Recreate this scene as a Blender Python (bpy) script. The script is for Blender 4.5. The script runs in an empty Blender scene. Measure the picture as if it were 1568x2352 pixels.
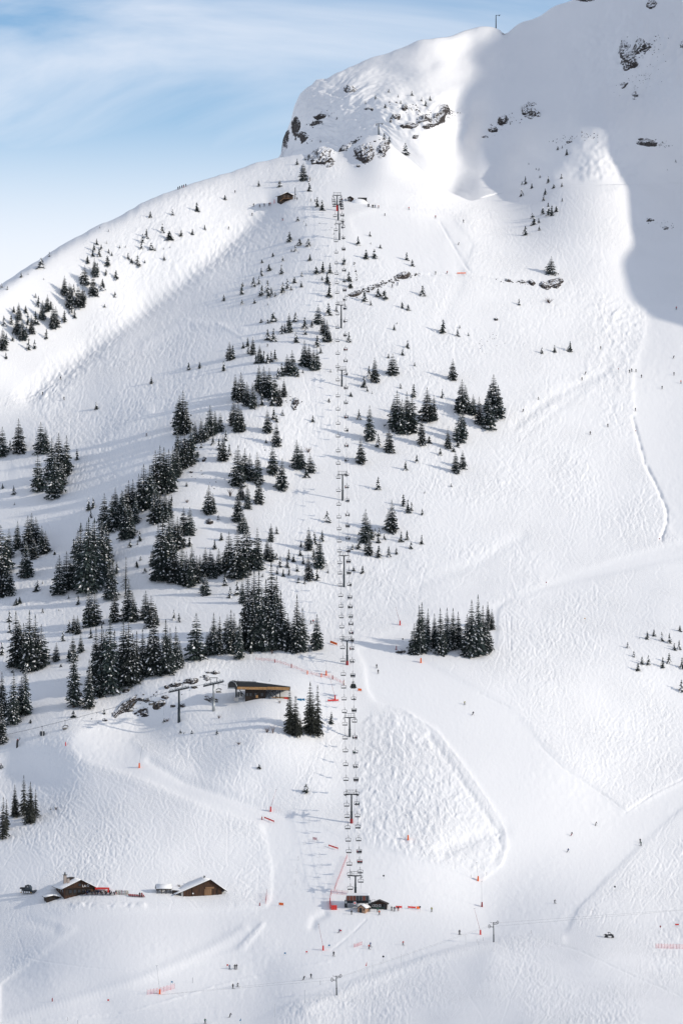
import bpy, bmesh, math, random
import numpy as np
from mathutils import Vector, Matrix

scn = bpy.context.scene
COL = scn.collection
random.seed(7)
RNG = np.random.default_rng(11)

# ------------------------------------------------------------------ camera
F = 8820.0            # focal length in picture units: the picture is 1568 x 2352 units
CU, CV = 784.0, 1176.0
ZC = 145.0            # the photographer stands on the opposite slope, 145 m above the lift's base
cam_data = bpy.data.cameras.new("camera")
cam_data.sensor_fit = 'VERTICAL'
cam_data.sensor_height = 36.0
cam_data.sensor_width = 24.0
cam_data.lens = 36.0 * F / 2352.0
cam_data.clip_start = 5.0
cam_data.clip_end = 30000.0
cam = bpy.data.objects.new("camera", cam_data)
COL.objects.link(cam)
cam.location = (0, 0, ZC)
cam.rotation_euler = (math.radians(90), 0, 0)
scn.camera = cam

# ------------------------------------------------------------------ light
SUN = Vector((2.6, -0.62, 1.06)).normalized()          # towards the sun: from the right, a little from the camera's side
SUN_EL = math.asin(SUN.z)
SUN_AZ = math.atan2(SUN.x, SUN.y)
world = bpy.data.worlds.new("World")
scn.world = world
world.use_nodes = True
wn, wl = world.node_tree.nodes, world.node_tree.links
wn.clear()
w_out = wn.new('ShaderNodeOutputWorld')
w_bg = wn.new('ShaderNodeBackground')
w_bg.inputs['Strength'].default_value = 0.15
sky = wn.new('ShaderNodeTexSky')
sky.sky_type = 'NISHITA'
sky.sun_disc = False
sky.sun_elevation = SUN_EL
sky.sun_rotation = SUN_AZ
sky.altitude = 1800
sky.air_density = 0.8
sky.dust_density = 0.25
sky.ozone_density = 2.5
# thin, drawn-out cloud all round the sky
w_tc = wn.new('ShaderNodeTexCoord')
w_map = wn.new('ShaderNodeMapping')
w_map.inputs['Scale'].default_value = (1.0, 1.0, 4.2)
w_map.inputs['Location'].default_value = (5.2, 0.9, 0.35)
w_map.inputs['Rotation'].default_value = (0.0, 0.03, 0.0)
w_n = wn.new('ShaderNodeTexNoise')
w_n.inputs['Scale'].default_value = 7.0
w_n.inputs['Detail'].default_value = 7.0
w_n.inputs['Roughness'].default_value = 0.55
w_n.inputs['Distortion'].default_value = 0.6
w_ramp = wn.new('ShaderNodeValToRGB')
w_ramp.color_ramp.elements[0].position = 0.36
w_ramp.color_ramp.elements[0].color = (0.08, 0.08, 0.08, 1)
w_ramp.color_ramp.elements[1].position = 0.72
w_ramp.color_ramp.elements[1].color = (0.85, 0.85, 0.85, 1)
w_mix = wn.new('ShaderNodeMix')
w_mix.data_type = 'RGBA'
CLOUD = (5.6, 5.72, 6.12, 1)
w_mix.inputs['B'].default_value = CLOUD
wl.new(w_tc.outputs['Generated'], w_map.inputs['Vector'])
wl.new(w_map.outputs['Vector'], w_n.inputs['Vector'])
wl.new(w_n.outputs['Fac'], w_ramp.inputs['Fac'])
# milky air low over the horizon
w_sep = wn.new('ShaderNodeSeparateXYZ')
w_low = wn.new('ShaderNodeMapRange')
w_low.interpolation_type = 'SMOOTHSTEP'
for i_, v_ in enumerate((0.119, 0.058, 0.0, 0.92)): w_low.inputs[i_ + 1].default_value = v_
w_max = wn.new('ShaderNodeMath'); w_max.operation = 'MAXIMUM'
wl.new(w_tc.outputs['Generated'], w_sep.inputs[0])
wl.new(w_sep.outputs['Z'], w_low.inputs[0])
wl.new(w_low.outputs[0], w_max.inputs[0])
wl.new(w_ramp.outputs['Color'], w_max.inputs[1])
wl.new(w_max.outputs[0], w_mix.inputs['Factor'])
w_tint = wn.new('ShaderNodeMix'); w_tint.data_type = 'RGBA'; w_tint.blend_type = 'MULTIPLY'
w_tint.inputs['Factor'].default_value = 1.0
w_tint.inputs['B'].default_value = (0.63, 0.765, 0.79, 1)
wl.new(sky.outputs['Color'], w_tint.inputs['A'])
wl.new(w_tint.outputs['Result'], w_mix.inputs['A'])
wl.new(w_mix.outputs['Result'], w_bg.inputs['Color'])
wl.new(w_bg.outputs['Background'], w_out.inputs['Surface'])

sun_data = bpy.data.lights.new("sun", 'SUN')
sun_data.energy = 2.7
sun_data.angle = math.radians(1.2)
sun_data.color = (1.0, 0.92, 0.80)
sun = bpy.data.objects.new("sun", sun_data)
COL.objects.link(sun)
sun.rotation_euler = SUN.to_track_quat('Z', 'Y').to_euler()

scn.view_settings.view_transform = 'Standard'
scn.view_settings.look = 'None'
scn.view_settings.exposure = 0.18
scn.view_settings.gamma = 1.0
scn.view_settings.use_curve_mapping = False
scn.render.engine = 'CYCLES'
scn.cycles.max_bounces = 6
scn.cycles.diffuse_bounces = 3
scn.cycles.transparent_max_bounces = 8
scn.cycles.use_denoising = True

# ------------------------------------------------------------------ materials
def mat(name, color, rough=0.7, metal=0.0, vary=0.12, scale=3.0, bump=0.0, bscale=20.0):
    """plain procedural material: base colour mottled by noise"""
    m = bpy.data.materials.new(name)
    m.use_nodes = True
    n, l = m.node_tree.nodes, m.node_tree.links
    b = n['Principled BSDF']
    b.inputs['Roughness'].default_value = rough
    b.inputs['Metallic'].default_value = metal
    tc = n.new('ShaderNodeTexCoord')
    t = n.new('ShaderNodeTexNoise')
    t.inputs['Scale'].default_value = scale
    t.inputs['Detail'].default_value = 4
    l.new(tc.outputs['Object'], t.inputs['Vector'])
    mix = n.new('ShaderNodeMix'); mix.data_type = 'RGBA'
    c = Vector(color)
    mix.inputs['A'].default_value = (*(c * (1 - vary)), 1)
    mix.inputs['B'].default_value = (*[min(1, v) for v in c * (1 + vary)], 1)
    l.new(t.outputs['Fac'], mix.inputs['Factor'])
    l.new(mix.outputs['Result'], b.inputs['Base Color'])
    if bump:
        t2 = n.new('ShaderNodeTexNoise'); t2.inputs['Scale'].default_value = bscale
        l.new(tc.outputs['Object'], t2.inputs['Vector'])
        bp = n.new('ShaderNodeBump'); bp.inputs['Strength'].default_value = bump
        l.new(t2.outputs['Fac'], bp.inputs['Height'])
        l.new(bp.outputs['Normal'], b.inputs['Normal'])
    return m

M = {}
def snow_material(name, track=0.0):
    m = bpy.data.materials.new(name)
    m.use_nodes = True
    n, l = m.node_tree.nodes, m.node_tree.links
    b = n['Principled BSDF']
    b.inputs['Roughness'].default_value = 0.75
    b.inputs['Specular IOR Level'].default_value = 0.25
    tc = n.new('ShaderNodeTexCoord')
    a = n.new('ShaderNodeTexNoise'); a.inputs['Scale'].default_value = 0.02; a.inputs['Detail'].default_value = 6
    l.new(tc.outputs['Object'], a.inputs['Vector'])
    mix = n.new('ShaderNodeMix'); mix.data_type = 'RGBA'
    mix.inputs['A'].default_value = (0.845, 0.842, 0.845, 1)
    mix.inputs['B'].default_value = (0.89, 0.885, 0.885, 1)
    l.new(a.outputs['Fac'], mix.inputs['Factor'])
    l.new(mix.outputs['Result'], b.inputs['Base Color'])
    if track:
        g = n.new('ShaderNodeAttribute'); g.attribute_name = 'rough'
        t1 = n.new('ShaderNodeTexNoise'); t1.inputs['Scale'].default_value = 1.3; t1.inputs['Detail'].default_value = 5
        t1.inputs['Roughness'].default_value = 0.6; t1.inputs['Distortion'].default_value = 1.4
        t2 = n.new('ShaderNodeTexNoise'); t2.inputs['Scale'].default_value = 2.2; t2.inputs['Detail'].default_value = 3
        l.new(tc.outputs['Object'], t1.inputs['Vector']); l.new(tc.outputs['Object'], t2.inputs['Vector'])
        t3 = n.new('ShaderNodeTexNoise'); t3.inputs['Scale'].default_value = 0.035; t3.inputs['Detail'].default_value = 4
        l.new(tc.outputs['Object'], t3.inputs['Vector'])
        mk = n.new('ShaderNodeMapRange'); mk.inputs[1].default_value = 0.36; mk.inputs[2].default_value = 0.66; mk.inputs[3].default_value = 0.15; l.new(t3.outputs['Fac'], mk.inputs[0])
        sb_ = n.new('ShaderNodeMath'); sb_.operation = 'MULTIPLY'; l.new(t1.outputs['Fac'], sb_.inputs[0]); l.new(mk.outputs[0], sb_.inputs[1])
        mul = n.new('ShaderNodeMath'); mul.operation = 'MULTIPLY'
        l.new(sb_.outputs[0], mul.inputs[0]); l.new(g.outputs['Fac'], mul.inputs[1])
        ad = n.new('ShaderNodeMath'); ad.operation = 'MULTIPLY_ADD'
        l.new(t2.outputs['Fac'], ad.inputs[0]); ad.inputs[1].default_value = 0.06
        l.new(mul.outputs[0], ad.inputs[2])
        bp = n.new('ShaderNodeBump'); bp.inputs['Strength'].default_value = 1.0; bp.inputs['Distance'].default_value = track
        l.new(ad.outputs[0], bp.inputs['Height'])
        l.new(bp.outputs['Normal'], b.inputs['Normal'])
    return m
M['snow'] = snow_material('snow_slope', 0.28)
M['snow_cap'] = snow_material('snow_cap')

# ------------------------------------------------------------------ terrain
# depth (metres from the camera) of the ground along the lift line, by picture row
ROW0 = np.array([-400, 0, 200, 300, 400, 450, 550, 750, 885, 1150, 1345, 1525, 1690, 1890, 2090, 2180, 2250, 2352, 2500, 2800, 3400], float)
DEP0 = np.array([2700, 2500, 2330, 2240, 2140, 2090, 2022, 1932, 1868, 1762, 1682, 1592, 1538, 1468, 1400, 1352, 1318, 1255, 1150, 950, 640], float)

def smooth_interp(x, xp, fp):
    """monotone cubic (Fritsch-Carlson) interpolation"""
    h = np.diff(xp); d = np.diff(fp) / h
    m = np.zeros_like(fp)
    m[0], m[-1] = d[0], d[-1]
    same = d[:-1] * d[1:] > 0
    w1 = 2 * h[1:] + h[:-1]; w2 = h[1:] + 2 * h[:-1]
    with np.errstate(divide='ignore', invalid='ignore'):
        hm = (w1 + w2) / (w1 / d[:-1] + w2 / d[1:])
    m[1:-1] = np.where(same, hm, 0)
    x = np.clip(x, xp[0], xp[-1])
    i = np.clip(np.searchsorted(xp, x) - 1, 0, len(xp) - 2)
    t = (x - xp[i]) / h[i]
    return ((1 + 2 * t) * (1 - t) ** 2 * fp[i] + t * (1 - t) ** 2 * h[i] * m[i]
            + t * t * (3 - 2 * t) * fp[i + 1] + t * t * (t - 1) * h[i] * m[i + 1])

def base_depth(V):
    return smooth_interp(V, ROW0, DEP0)

# front slope: (U, V, metres farther (+) or nearer (-) than the lift line at that row)
FRONT = [
 (790,420,0),(790,550,0),(790,700,0),(790,885,0),(790,1050,0),(790,1150,0),(790,1250,0),(790,1345,0),(790,1525,0),(790,1690,0),(790,1890,0),(790,2050,0),
 (1000,900,20),(1200,900,52),(1400,900,90),(1568,900,112),(1900,900,110),
 (1000,1200,14),(1200,1200,40),(1400,1200,66),(1550,1200,82),(1900,1200,90),
 (1000,1400,8),(1200,1400,26),(1500,1400,58),(1900,1400,80),
 (1000,1600,12),(1200,1600,30),(1400,1600,62),(1568,1600,86),(1900,1600,90),
 (920,1720,2),(1100,1800,16),(1300,1750,44),
 (1000,1900,4),(1130,1960,26),(1250,1900,40),(1400,1900,66),(1568,1900,84),(1900,1900,90),
 (1000,2080,14),(1200,2080,30),(1568,2080,52),(1900,2080,60),
 (1130,2150,20),(1568,2130,36),(1130,2185,-8),(1400,2180,-4),(1568,2200,14),(900,2260,-4),(700,2310,-6),(1130,2352,-42),(1500,2352,-52),(784,2352,0),(500,2352,30),(1900,2352,-40),(1900,2200,20),
 (250,2352,48),(0,2352,60),(-300,2352,60),
 (600,2080,2),(430,2052,-4),(430,2072,-8),(160,2050,-4),(160,2075,-8),(0,2060,22),(-300,2060,40),
 (600,2150,-4),(300,2150,-16),(120,2150,6),(0,2180,52),(-300,2180,80),(300,2250,2),(120,2260,24),(600,2240,12),
 (650,1950,0),(450,1950,-6),(250,1950,-4),(100,1950,14),(0,1950,34),(-300,1950,60),
 (450,1850,-12),(300,1800,-2),(200,1780,12),(100,1780,48),(0,1790,74),(-300,1790,90),
 (600,1800,-10),(450,1760,-4),(330,1730,2),(170,1690,6),(60,1700,36),(-100,1690,60),(-300,1700,80),
 (330,1660,30),(250,1640,26),(420,1665,-4),(500,1690,-20),(600,1700,-30),(700,1690,-18),
 (520,1600,-4),(600,1610,-20),(700,1600,-10),(600,1540,-6),(450,1540,-6),(330,1580,8),(200,1580,36),(60,1580,60),(-100,1580,90),(-300,1580,90),
 (600,1440,-10),(400,1440,4),(200,1440,40),(0,1440,76),(-200,1440,110),
 (600,1300,-14),(450,1300,-6),(330,1300,6),(200,1300,48),(0,1300,100),(-200,1300,140),
 (650,1150,-8),(500,1150,-18),(370,1150,-14),(280,1160,16),(180,1150,66),(60,1150,100),(-100,1150,130),(-300,1150,150),
 (700,1000,-8),(600,1000,-20),(470,1010,-22),(390,1000,10),(250,1000,72),(100,1000,108),(-50,1000,130),(-300,1000,90),
 (690,900,-12),(600,900,-16),(520,880,4),(400,880,50),(250,880,96),(100,880,118),(0,880,96),(-150,880,60),(-300,880,50),
 (650,800,-6),(560,780,14),(430,780,62),(300,760,100),(200,800,116),(100,780,88),(0,760,52),(-200,800,20),
 (620,680,8),(520,670,46),(420,650,82),(330,700,100),(220,680,66),(100,660,30),(0,700,22),
 (680,600,2),(600,600,28),(520,580,60),(420,570,48),(300,590,38),(180,590,14),
 (690,500,0),(620,500,26),(560,500,36),(450,490,14),(330,490,0),(700,440,2),(620,420,10),(500,420,6),(400,450,-4),
 (700,370,-4),(740,350,-20),(850,320,-38),(800,380,-4),(900,350,-24),(950,400,26),(990,420,52),
 (900,470,20),(1000,490,58),(1080,500,92),(1000,600,34),(900,600,14),(900,750,8),(1000,750,24),(1100,600,58),(1100,750,44),
 (1200,600,84),(1300,600,92),(1400,600,106),(1500,620,150),(1568,660,150),(1480,720,124),(1568,730,126),(1300,750,84),(1450,800,110),(1900,720,150),
 (1180,520,120),(1260,500,100),(1350,500,88),(1440,500,118),(1520,500,190),(1568,500,210),(1900,520,220),
 (1100,440,190),(1180,420,180),(1260,400,110),(1330,385,84),(1400,400,92),(1460,430,130),(1530,400,190),(1568,380,200),(1900,380,200),
 (1390,305,56),(1300,330,86),(1200,340,170),(1100,340,180),(1480,320,140),
 (1150,250,150),(1300,240,130),(1450,220,140),(1568,220,120),(1900,200,120),
 (1300,110,170),(1450,120,110),(1568,100,130),(1400,0,170),(1568,0,150),(1300,10,200),(1150,70,230),(1900,0,160),(1700,-200,120),
]
# upper mountain behind the front ridge: absolute depth
REAR = [
 (1150,66,2640),(1000,84,2560),(900,130,2530),(800,165,2510),(720,190,2500),(690,215,2490),(672,260,2470),(650,330,2460),(560,360,2480),
 (1060,110,2590),(1000,150,2500),(900,180,2470),(1050,200,2465),(800,205,2440),(740,230,2440),(700,270,2430),
 (960,215,2420),(880,240,2378),(800,260,2390),(740,290,2400),(690,310,2420),
 (1040,250,2430),(960,275,2352),(900,290,2335),(840,310,2336),(780,320,2352),(720,330,2376),(1010,280,2362),
 (1060,320,2390),(1000,330,2335),(930,350,2305),(1000,380,2300),(1080,400,2315),(900,380,2285),(800,380,2300),(700,380,2330),(600,400,2400),
 (1040,440,2285),(900,440,2260),(700,430,2280),(560,440,2380),
]

def tps_fit(pts, vals, lam):
    n = len(pts)
    d = np.linalg.norm(pts[:, None] - pts[None], axis=2) / 100.0
    K = np.where(d > 0, d * d * np.log(d + 1e-12), 0) + lam * np.eye(n)
    P = np.c_[np.ones(n), pts / 1000.0]
    A = np.zeros((n + 3, n + 3)); A[:n, :n] = K; A[:n, n:] = P; A[n:, :n] = P.T
    return pts, np.linalg.solve(A, np.r_[vals, 0, 0, 0])
def tps_eval(model, U, V):
    pts, c = model
    out = c[-3] + c[-2] * U / 1000.0 + c[-1] * V / 1000.0
    for (px, py), w in zip(pts, c[:-3]):
        r2 = ((U - px) ** 2 + (V - py) ** 2) * 1e-4
        out = out + w * 0.5 * r2 * np.log(r2 + 1e-9)
    return out
fr = np.array(FRONT, float)
fr[:, 2] *= np.interp(fr[:, 1], [420, 620], [0.85, 0.56]) * np.where(fr[:, 1] > 560, np.interp(fr[:, 0], [480, 620], [0.80, 1.0]), 1.0)
TF = tps_fit(fr[:, :2], fr[:, 2], 0.06)
rr = np.array(REAR, float)
join = fr[(fr[:, 0] >= 1080) & (fr[:, 1] < 560)]
rp = np.r_[rr[:, :2], join[:, :2]]
rv = np.r_[rr[:, 2] - base_depth(rr[:, 1]), join[:, 2]]
TR = tps_fit(rp, rv, 0.04)

def sstep(x, a, b):
    t = np.clip((x - a) / (b - a), 0, 1)
    return t * t * (3 - 2 * t)

RIDGE = np.array([(-400,900),(-150,745),(0,655),(60,615),(120,577),(180,543),(250,507),(320,470),(400,433),(460,415),(530,394),(580,378),(630,363),(690,356),(706,356),(722,345),(742,337),(760,340),(772,350),(790,347),(815,330),(840,314),(868,309),(886,319),(905,340),(940,365),(965,388),(990,408),(1030,440),(1080,462),(1200,430),(1568,420),(2000,420)], float)
def ridge(U):
    return np.interp(U, RIDGE[:, 0], RIDGE[:, 1])
SKYR = np.array([(-400,1e4),(600,1e4),(632,372),(645,352),(650,320),(655,308),(668,270),(676,236),(690,208),(706,192),(726,181),(752,178),(776,168),(800,156),(840,140),(900,116),(960,98),(1040,80),(1100,67),(1138,62),(1148,64),(1157,74),(1166,72),(1180,66),(1230,40),(1280,14),(1330,-6),(1568,-120),(1750,-240),(2000,-330)], float)

COLS = np.r_[np.arange(-380, -20, 12.0), np.arange(-20, 1588, 1.75), np.arange(1588, 1960, 12.0)]
NF, NB, NR, NK = 1060, 12, 210, 14
Uc = COLS
rg = ridge(Uc)
k = np.exp(-0.5 * (np.arange(-8, 9) / 2.2) ** 2); k /= k.sum()
rg = np.where((Uc > -10) & (Uc < 1570), np.convolve(np.pad(rg, 8, 'edge'), k, 'valid'), rg)
rn = np.convolve(RNG.standard_normal(len(Uc) + 120), np.exp(-0.5 * (np.arange(-60, 61) / 11.0) ** 2), 'valid'); rn /= rn.std()
rn2 = np.convolve(RNG.standard_normal(len(Uc) + 120), np.exp(-0.5 * (np.arange(-60, 61) / 3.0) ** 2), 'valid'); rn2 /= rn2.std()
rg += np.where(Uc < 705, 1.5 * rn + 0.5 * rn2, 0.0)
tF = np.linspace(0, 1, NF)
VB = 2600.0
tm = np.r_[np.linspace(0, 0.115, 60)[:-1], np.linspace(0.115, 1, NF - 59)]      # coarse rows below the picture
VF = VB + (rg[None, :] - VB) * tm[:, None]
UF = np.repeat(Uc[None, :], NF, 0)
def front_depth(U, V):
    return base_depth(V) + tps_eval(TF, U, V)
def rear_depth(U, V):
    w = sstep(U, 1080, 1180)
    return base_depth(V) + tps_eval(TF, U, V) * w + tps_eval(TR, U, V) * (1 - w)
DF = front_depth(UF, VF)
# the crest itself rolls back
dv = VF - rg[None, :]
DF += (1 - sstep(Uc, 1000, 1090))[None, :] * 14.0 * np.exp(-dv / 7.0)
g = 1 - sstep(Uc, 985, 1085)
Vs = rg + 36 * g
sk = np.interp(Uc, SKYR[:, 0], SKYR[:, 1])
sk = np.where(sk > 2000, Vs - 6, np.minimum(sk, Vs - 6))
tR = np.linspace(0, 1, NR)
VR = Vs[None, :] + (sk - Vs)[None, :] * tR[:, None]
UR = np.repeat(Uc[None, :], NR, 0)
DR = rear_depth(UR, VR)
dv = VR - sk[None, :]
DR += 16.0 * np.exp(-dv / 6.0)
DR = np.maximum(DR, DF[-1][None, :] + 0.6)
def ray(U, V, D):
    return np.stack([(U - CU) / F * D, D, ZC + (CV - V) / F * D], -1)
PF = ray(UF, VF, DF)
PR = ray(UR, VR, DR)

# ---- relief: moguls, ski tracks, piste shoulders (metres, on the row/column grid of the front slope)
def inside(poly, U, V):
    c = np.zeros(U.shape, bool)
    n = len(poly)
    for i in range(n):
        x1, y1 = poly[i]; x2, y2 = poly[(i + 1) % n]
        if y1 == y2: continue
        c ^= ((y1 > V) != (y2 > V)) & (U < (x2 - x1) * (V - y1) / (y2 - y1) + x1)
    return c
def blur(a, su, sv):
    for ax, s in ((1, su), (0, sv)):
        r = int(3 * s) + 1
        kk = np.exp(-0.5 * (np.arange(-r, r + 1) / s) ** 2); kk /= kk.sum()
        pad = [(0, 0), (0, 0)]; pad[ax] = (r, r)
        b = np.pad(a, pad, 'edge')
        n = b.shape[ax]
        L = 1 << int(np.ceil(np.log2(n + len(kk))))
        fb = np.fft.rfft(b, L, axis=ax)
        fk = np.fft.rfft(kk, L)
        fb *= fk[None, :] if ax == 1 else fk[:, None]
        r2 = np.fft.irfft(fb, L, axis=ax)
        sl = [slice(None), slice(None)]; sl[ax] = slice(2 * r, 2 * r + a.shape[ax])
        a = r2[tuple(sl)]
    return a
GROOMED = [
 [(818,1492),(880,1455),(1000,1425),(1140,1388),(1300,1322),(1420,1282),(1568,1240),(1960,1150),(1960,1210),(1568,1282),(1400,1318),(1250,1352),(1170,1378),(1145,1400),(1140,1480),(1100,1512),(1000,1508),(940,1498),(1010,1535),(1130,1600),(1190,1640),(1250,1712),(1340,1790),(1435,1862),(1568,1795),(1960,1600),(1960,1700),(1568,1855),(1480,1930),(1400,2010),(1330,2085),(1300,2140),(1130,2150),(900,2220),(700,2290),(560,2352),(0,2352),(0,2330),(200,2265),(430,2215),(560,2180),(610,2120),(560,2095),(612,2080),(622,2060),(625,1990),(612,1930),(600,1895),(480,1855),(330,1790),(190,1745),(172,1720),(170,1690),(230,1668),(330,1675),(300,1700),(340,1740),(420,1790),(560,1838),(660,1870),(800,1925),(900,1952),(1000,1985),(1105,2016),(1150,1985),(1166,1935),(1160,1890),(1120,1830),(1060,1745),(1000,1670),(930,1628),(860,1612),(842,1580),(838,1530)],
 [(1482,702),(1570,706),(1960,720),(1960,1160),(1568,1242),(1536,1212),(1526,1165),(1480,1070),(1455,960),(1452,860),(1480,770)],
 [(90,2100),(600,2082),(600,2120),(540,2180),(400,2225),(200,2270),(0,2330),(0,2260),(180,2130)],
 [(960,625),(1060,628),(1090,560),(1040,500),(960,490),(860,480),(800,500),(830,560),(900,600)],
]
gm = np.zeros(UF.shape)
for p in GROOMED:
    gm[inside(p, UF, VF)] = 1
gm_s = blur(gm, 2.6, 2.6)
px = 1.0
# shade of mood: how much of each texture stands where
def blob(u, v, su, sv, rot=0.0):
    c, s = math.cos(rot), math.sin(rot)
    x = (UF - u) * c + (VF - v) * s; y = -(UF - u) * s + (VF - v) * c
    return np.exp(-0.5 * ((x / su) ** 2 + (y / sv) ** 2))
MOGUL = [(830,1640),(920,1628),(990,1672),(1058,1760),(1118,1845),(1156,1905),(1158,1945),(1140,1982),(1105,2010),(1000,1978),(900,1945),(830,1915),(822,1800)]
mg = blur(inside(MOGUL, UF, VF).astype(float), 4, 4)
mog = (1.0 * mg * (1 - 0.5 * blob(1100, 1950, 60, 50)) + 1.0 * blob(420, 640, 34, 190, 0.92) + 0.9 * blob(200, 830, 30, 120, 0.95) + 0.7 * blob(60, 900, 80, 60)
       + 1.0 * blob(1420, 760, 34, 60) + 0.8 * blob(1390, 460, 40, 60) + 0.75 * blob(1370, 650, 50, 60) + 0.6 * blob(330, 560, 120, 40, -0.6)
       + 0.4 * blob(1200, 1050, 160, 120) + 0.45 * blob(1300, 950, 160, 60, -0.6) + 0.5 * blob(1100, 1300, 160, 60) + 0.18)
n1 = blur(RNG.standard_normal(UF.shape), 1.9, 1.7); n1 /= n1.std()
n2 = blur(RNG.standard_normal(UF.shape), 0.8, 0.8); n2 /= n2.std()
n3 = blur(RNG.standard_normal(UF.shape), 17, 12); n3 /= n3.std()
n5 = blur(RNG.standard_normal(UF.shape), 40, 26); n5 /= n5.std()
patchy = 0.12 + 1.35 * sstep(n5 + 0.6 * n3, -1.0, 1.4)
patchy = patchy * (1 - mg) + mg * (0.75 + 0.25 * sstep(n3, -1, 1))
ung = 1 - gm_s
rel = ung * (mog * (0.105 * np.maximum(n1, -0.8) + 0.02 * n2) + 0.026 * n2) * patchy + 0.12 * n3 * (0.35 + 0.65 * ung)
# piste shoulders: groomed surface lies a little lower, with a lip
rel -= 0.34 * gm_s
rel += 0.05 * np.exp(-((gm_s - 0.4) / 0.2) ** 2) * np.maximum(n3, 0)

# ski tracks, one skier at a time
track = np.zeros(UF.shape)
u0, du = -20.0, 1.75
c0 = int(np.searchsorted(COLS, -19.9))
NCf = int((1588 + 20) / 1.75)
def grid_row(U, V):
    r = np.interp(U, Uc, rg)
    t = (V - VB) / (r - VB)
    return np.interp(t, tm, np.arange(NF))
def lay(Us, Vs_, depth, berm=0.55):
    ci = (Us - u0) / du + c0
    ri = grid_row(Us, Vs_)
    ok = (ci > c0 + 2) & (ci < c0 + NCf - 3) & (ri > 3) & (ri < NF - 5)
    ci, ri = ci[ok], ri[ok]
    i = np.floor(ci).astype(int); j = np.floor(ri).astype(int)
    fu, fv = ci - i, ri - j
    for dj, wv in ((0, 1 - fv), (1, fv)):
        for di, wu in ((0, 1 - fu), (1, fu)):
            np.minimum.at(track, (j + dj, i + di), -depth * wu * wv * 1.6)
    np.maximum.at(track, (j, np.clip(i - 2, 0, None)), depth * berm)
ZONES = [  # centre, spread, count, drift dU per row, amplitude, wavelength, length, depth
 (300,1900,210,70,240, 0.15,14,34,150,.22),(480,1820,160,60,110, 0.3,12,30,120,.22),(120,2000,120,60,70, 0.25,16,40,140,.16),
 (1000,1820,110,110,150, 0.1,7,20,90,.26),(1330,1520,170,110,330, 0.0,9,24,110,.24),(1500,1650,90,90,150, -.3,14,30,120,.24),(1280,1700,130,60,100, .7,10,28,110,.2),
 (1480,2010,70,60,90, -.35,12,30,110,.22),(1200,1080,220,130,420, -.5,7,18,70,.26),(1100,1230,190,60,200, -.45,7,18,70,.26),(1350,1150,120,90,200,-.3,7,18,70,.26),
 (930,1000,150,200,300, .1,7,18,90,.22),(900,680,150,110,170, .25,6,16,80,.2),(1150,800,190,100,260, .1,6,16,70,.22),(1350,600,60,90,110,.1,6,18,80,.24),(1300,430,50,60,60,0,7,18,60,.24),
 (620,1080,90,170,140, -.2,9,22,100,.22),(700,1260,110,60,100, -.2,9,22,90,.2),(500,1460,170,40,90, 1.2,8,40,120,.16),(250,900,150,110,260, -1.0,6,18,80,.24),(120,1000,120,110,160,-.9,8,20,80,.24),(330,760,130,60,140,-.9,6,16,70,.22),
 (480,900,90,70,90,-.9,8,20,70,.2),(300,600,150,50,140,-.8,5,14,60,.22),(560,700,90,90,110,-.3,6,16,70,.2),(600,1760,110,60,110,.2,13,30,110,.2),(100,1640,90,50,60,-.6,10,24,80,.2),(280,1470,140,80,100,.5,9,26,90,.18),
 (200,1300,130,80,110,-.6,9,22,80,.22),(400,1580,70,40,40,1.0,9,26,70,.16),(1100,2270,330,60,240,-.4,5,26,60,.055),(1350,2260,180,60,150,-.2,6,28,70,.06),(400,2280,260,50,110,-1.1,6,24,120,.07),(1250,2230,200,50,14,1.3,3,60,220,.12),(1150,2290,200,40,10,-1.5,3,60,200,.10),(900,2120,90,30,60,.05,5,26,60,.18),
 (150,2180,110,60,60,-.6,8,26,90,.08),(870,2125,60,16,50,.02,2,30,50,.16),(640,500,60,60,50,-.5,6,16,60,.18),(1000,520,120,50,60,.3,7,20,60,.16),(1250,560,60,40,50,.1,7,16,50,.2),(1430,1480,110,60,120,.2,12,24,90,.24),
]
for (u, v, su, sv, n, dr, am, wlng, ln, dp) in ZONES:
    for _ in range(int(n * 0.6)):
        cu_, cv_ = RNG.normal(u, su * 0.75), RNG.normal(v, sv * 0.75)
        L_ = ln * RNG.uniform(0.5, 1.9)
        s = np.arange(0, L_, 0.9)
        w_ = wlng * RNG.uniform(0.7, 2.2)
        a_ = am * RNG.uniform(0.1, 1.3) ** 1.2
        ph = RNG.uniform(0, 6.28)
        drr = dr + RNG.normal(0, 0.7)
        wob = np.cumsum(RNG.normal(0, 0.12, len(s)))
        uu = cu_ + drr * (s - L_ / 2) + a_ * np.sin(6.283 * s / w_ + ph) + wob
        vv = cv_ - L_ / 2 + s + 0.25 * a_ * np.sin(12.566 * s / w_ + 2 * ph)
        lay(uu, vv, dp * RNG.uniform(0.6, 1.2))
tr_soft = blur(track, 0.5, 0.55)
rel += tr_soft * (1 - 0.86 * gm_s) * 0.52 * (0.55 + 0.45 * patchy)
# fine brushing on the groomed snow
rel += 0.010 * gm_s * n2 + 0.035 * gm_s * n1 * 0.5 * patchy
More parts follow.
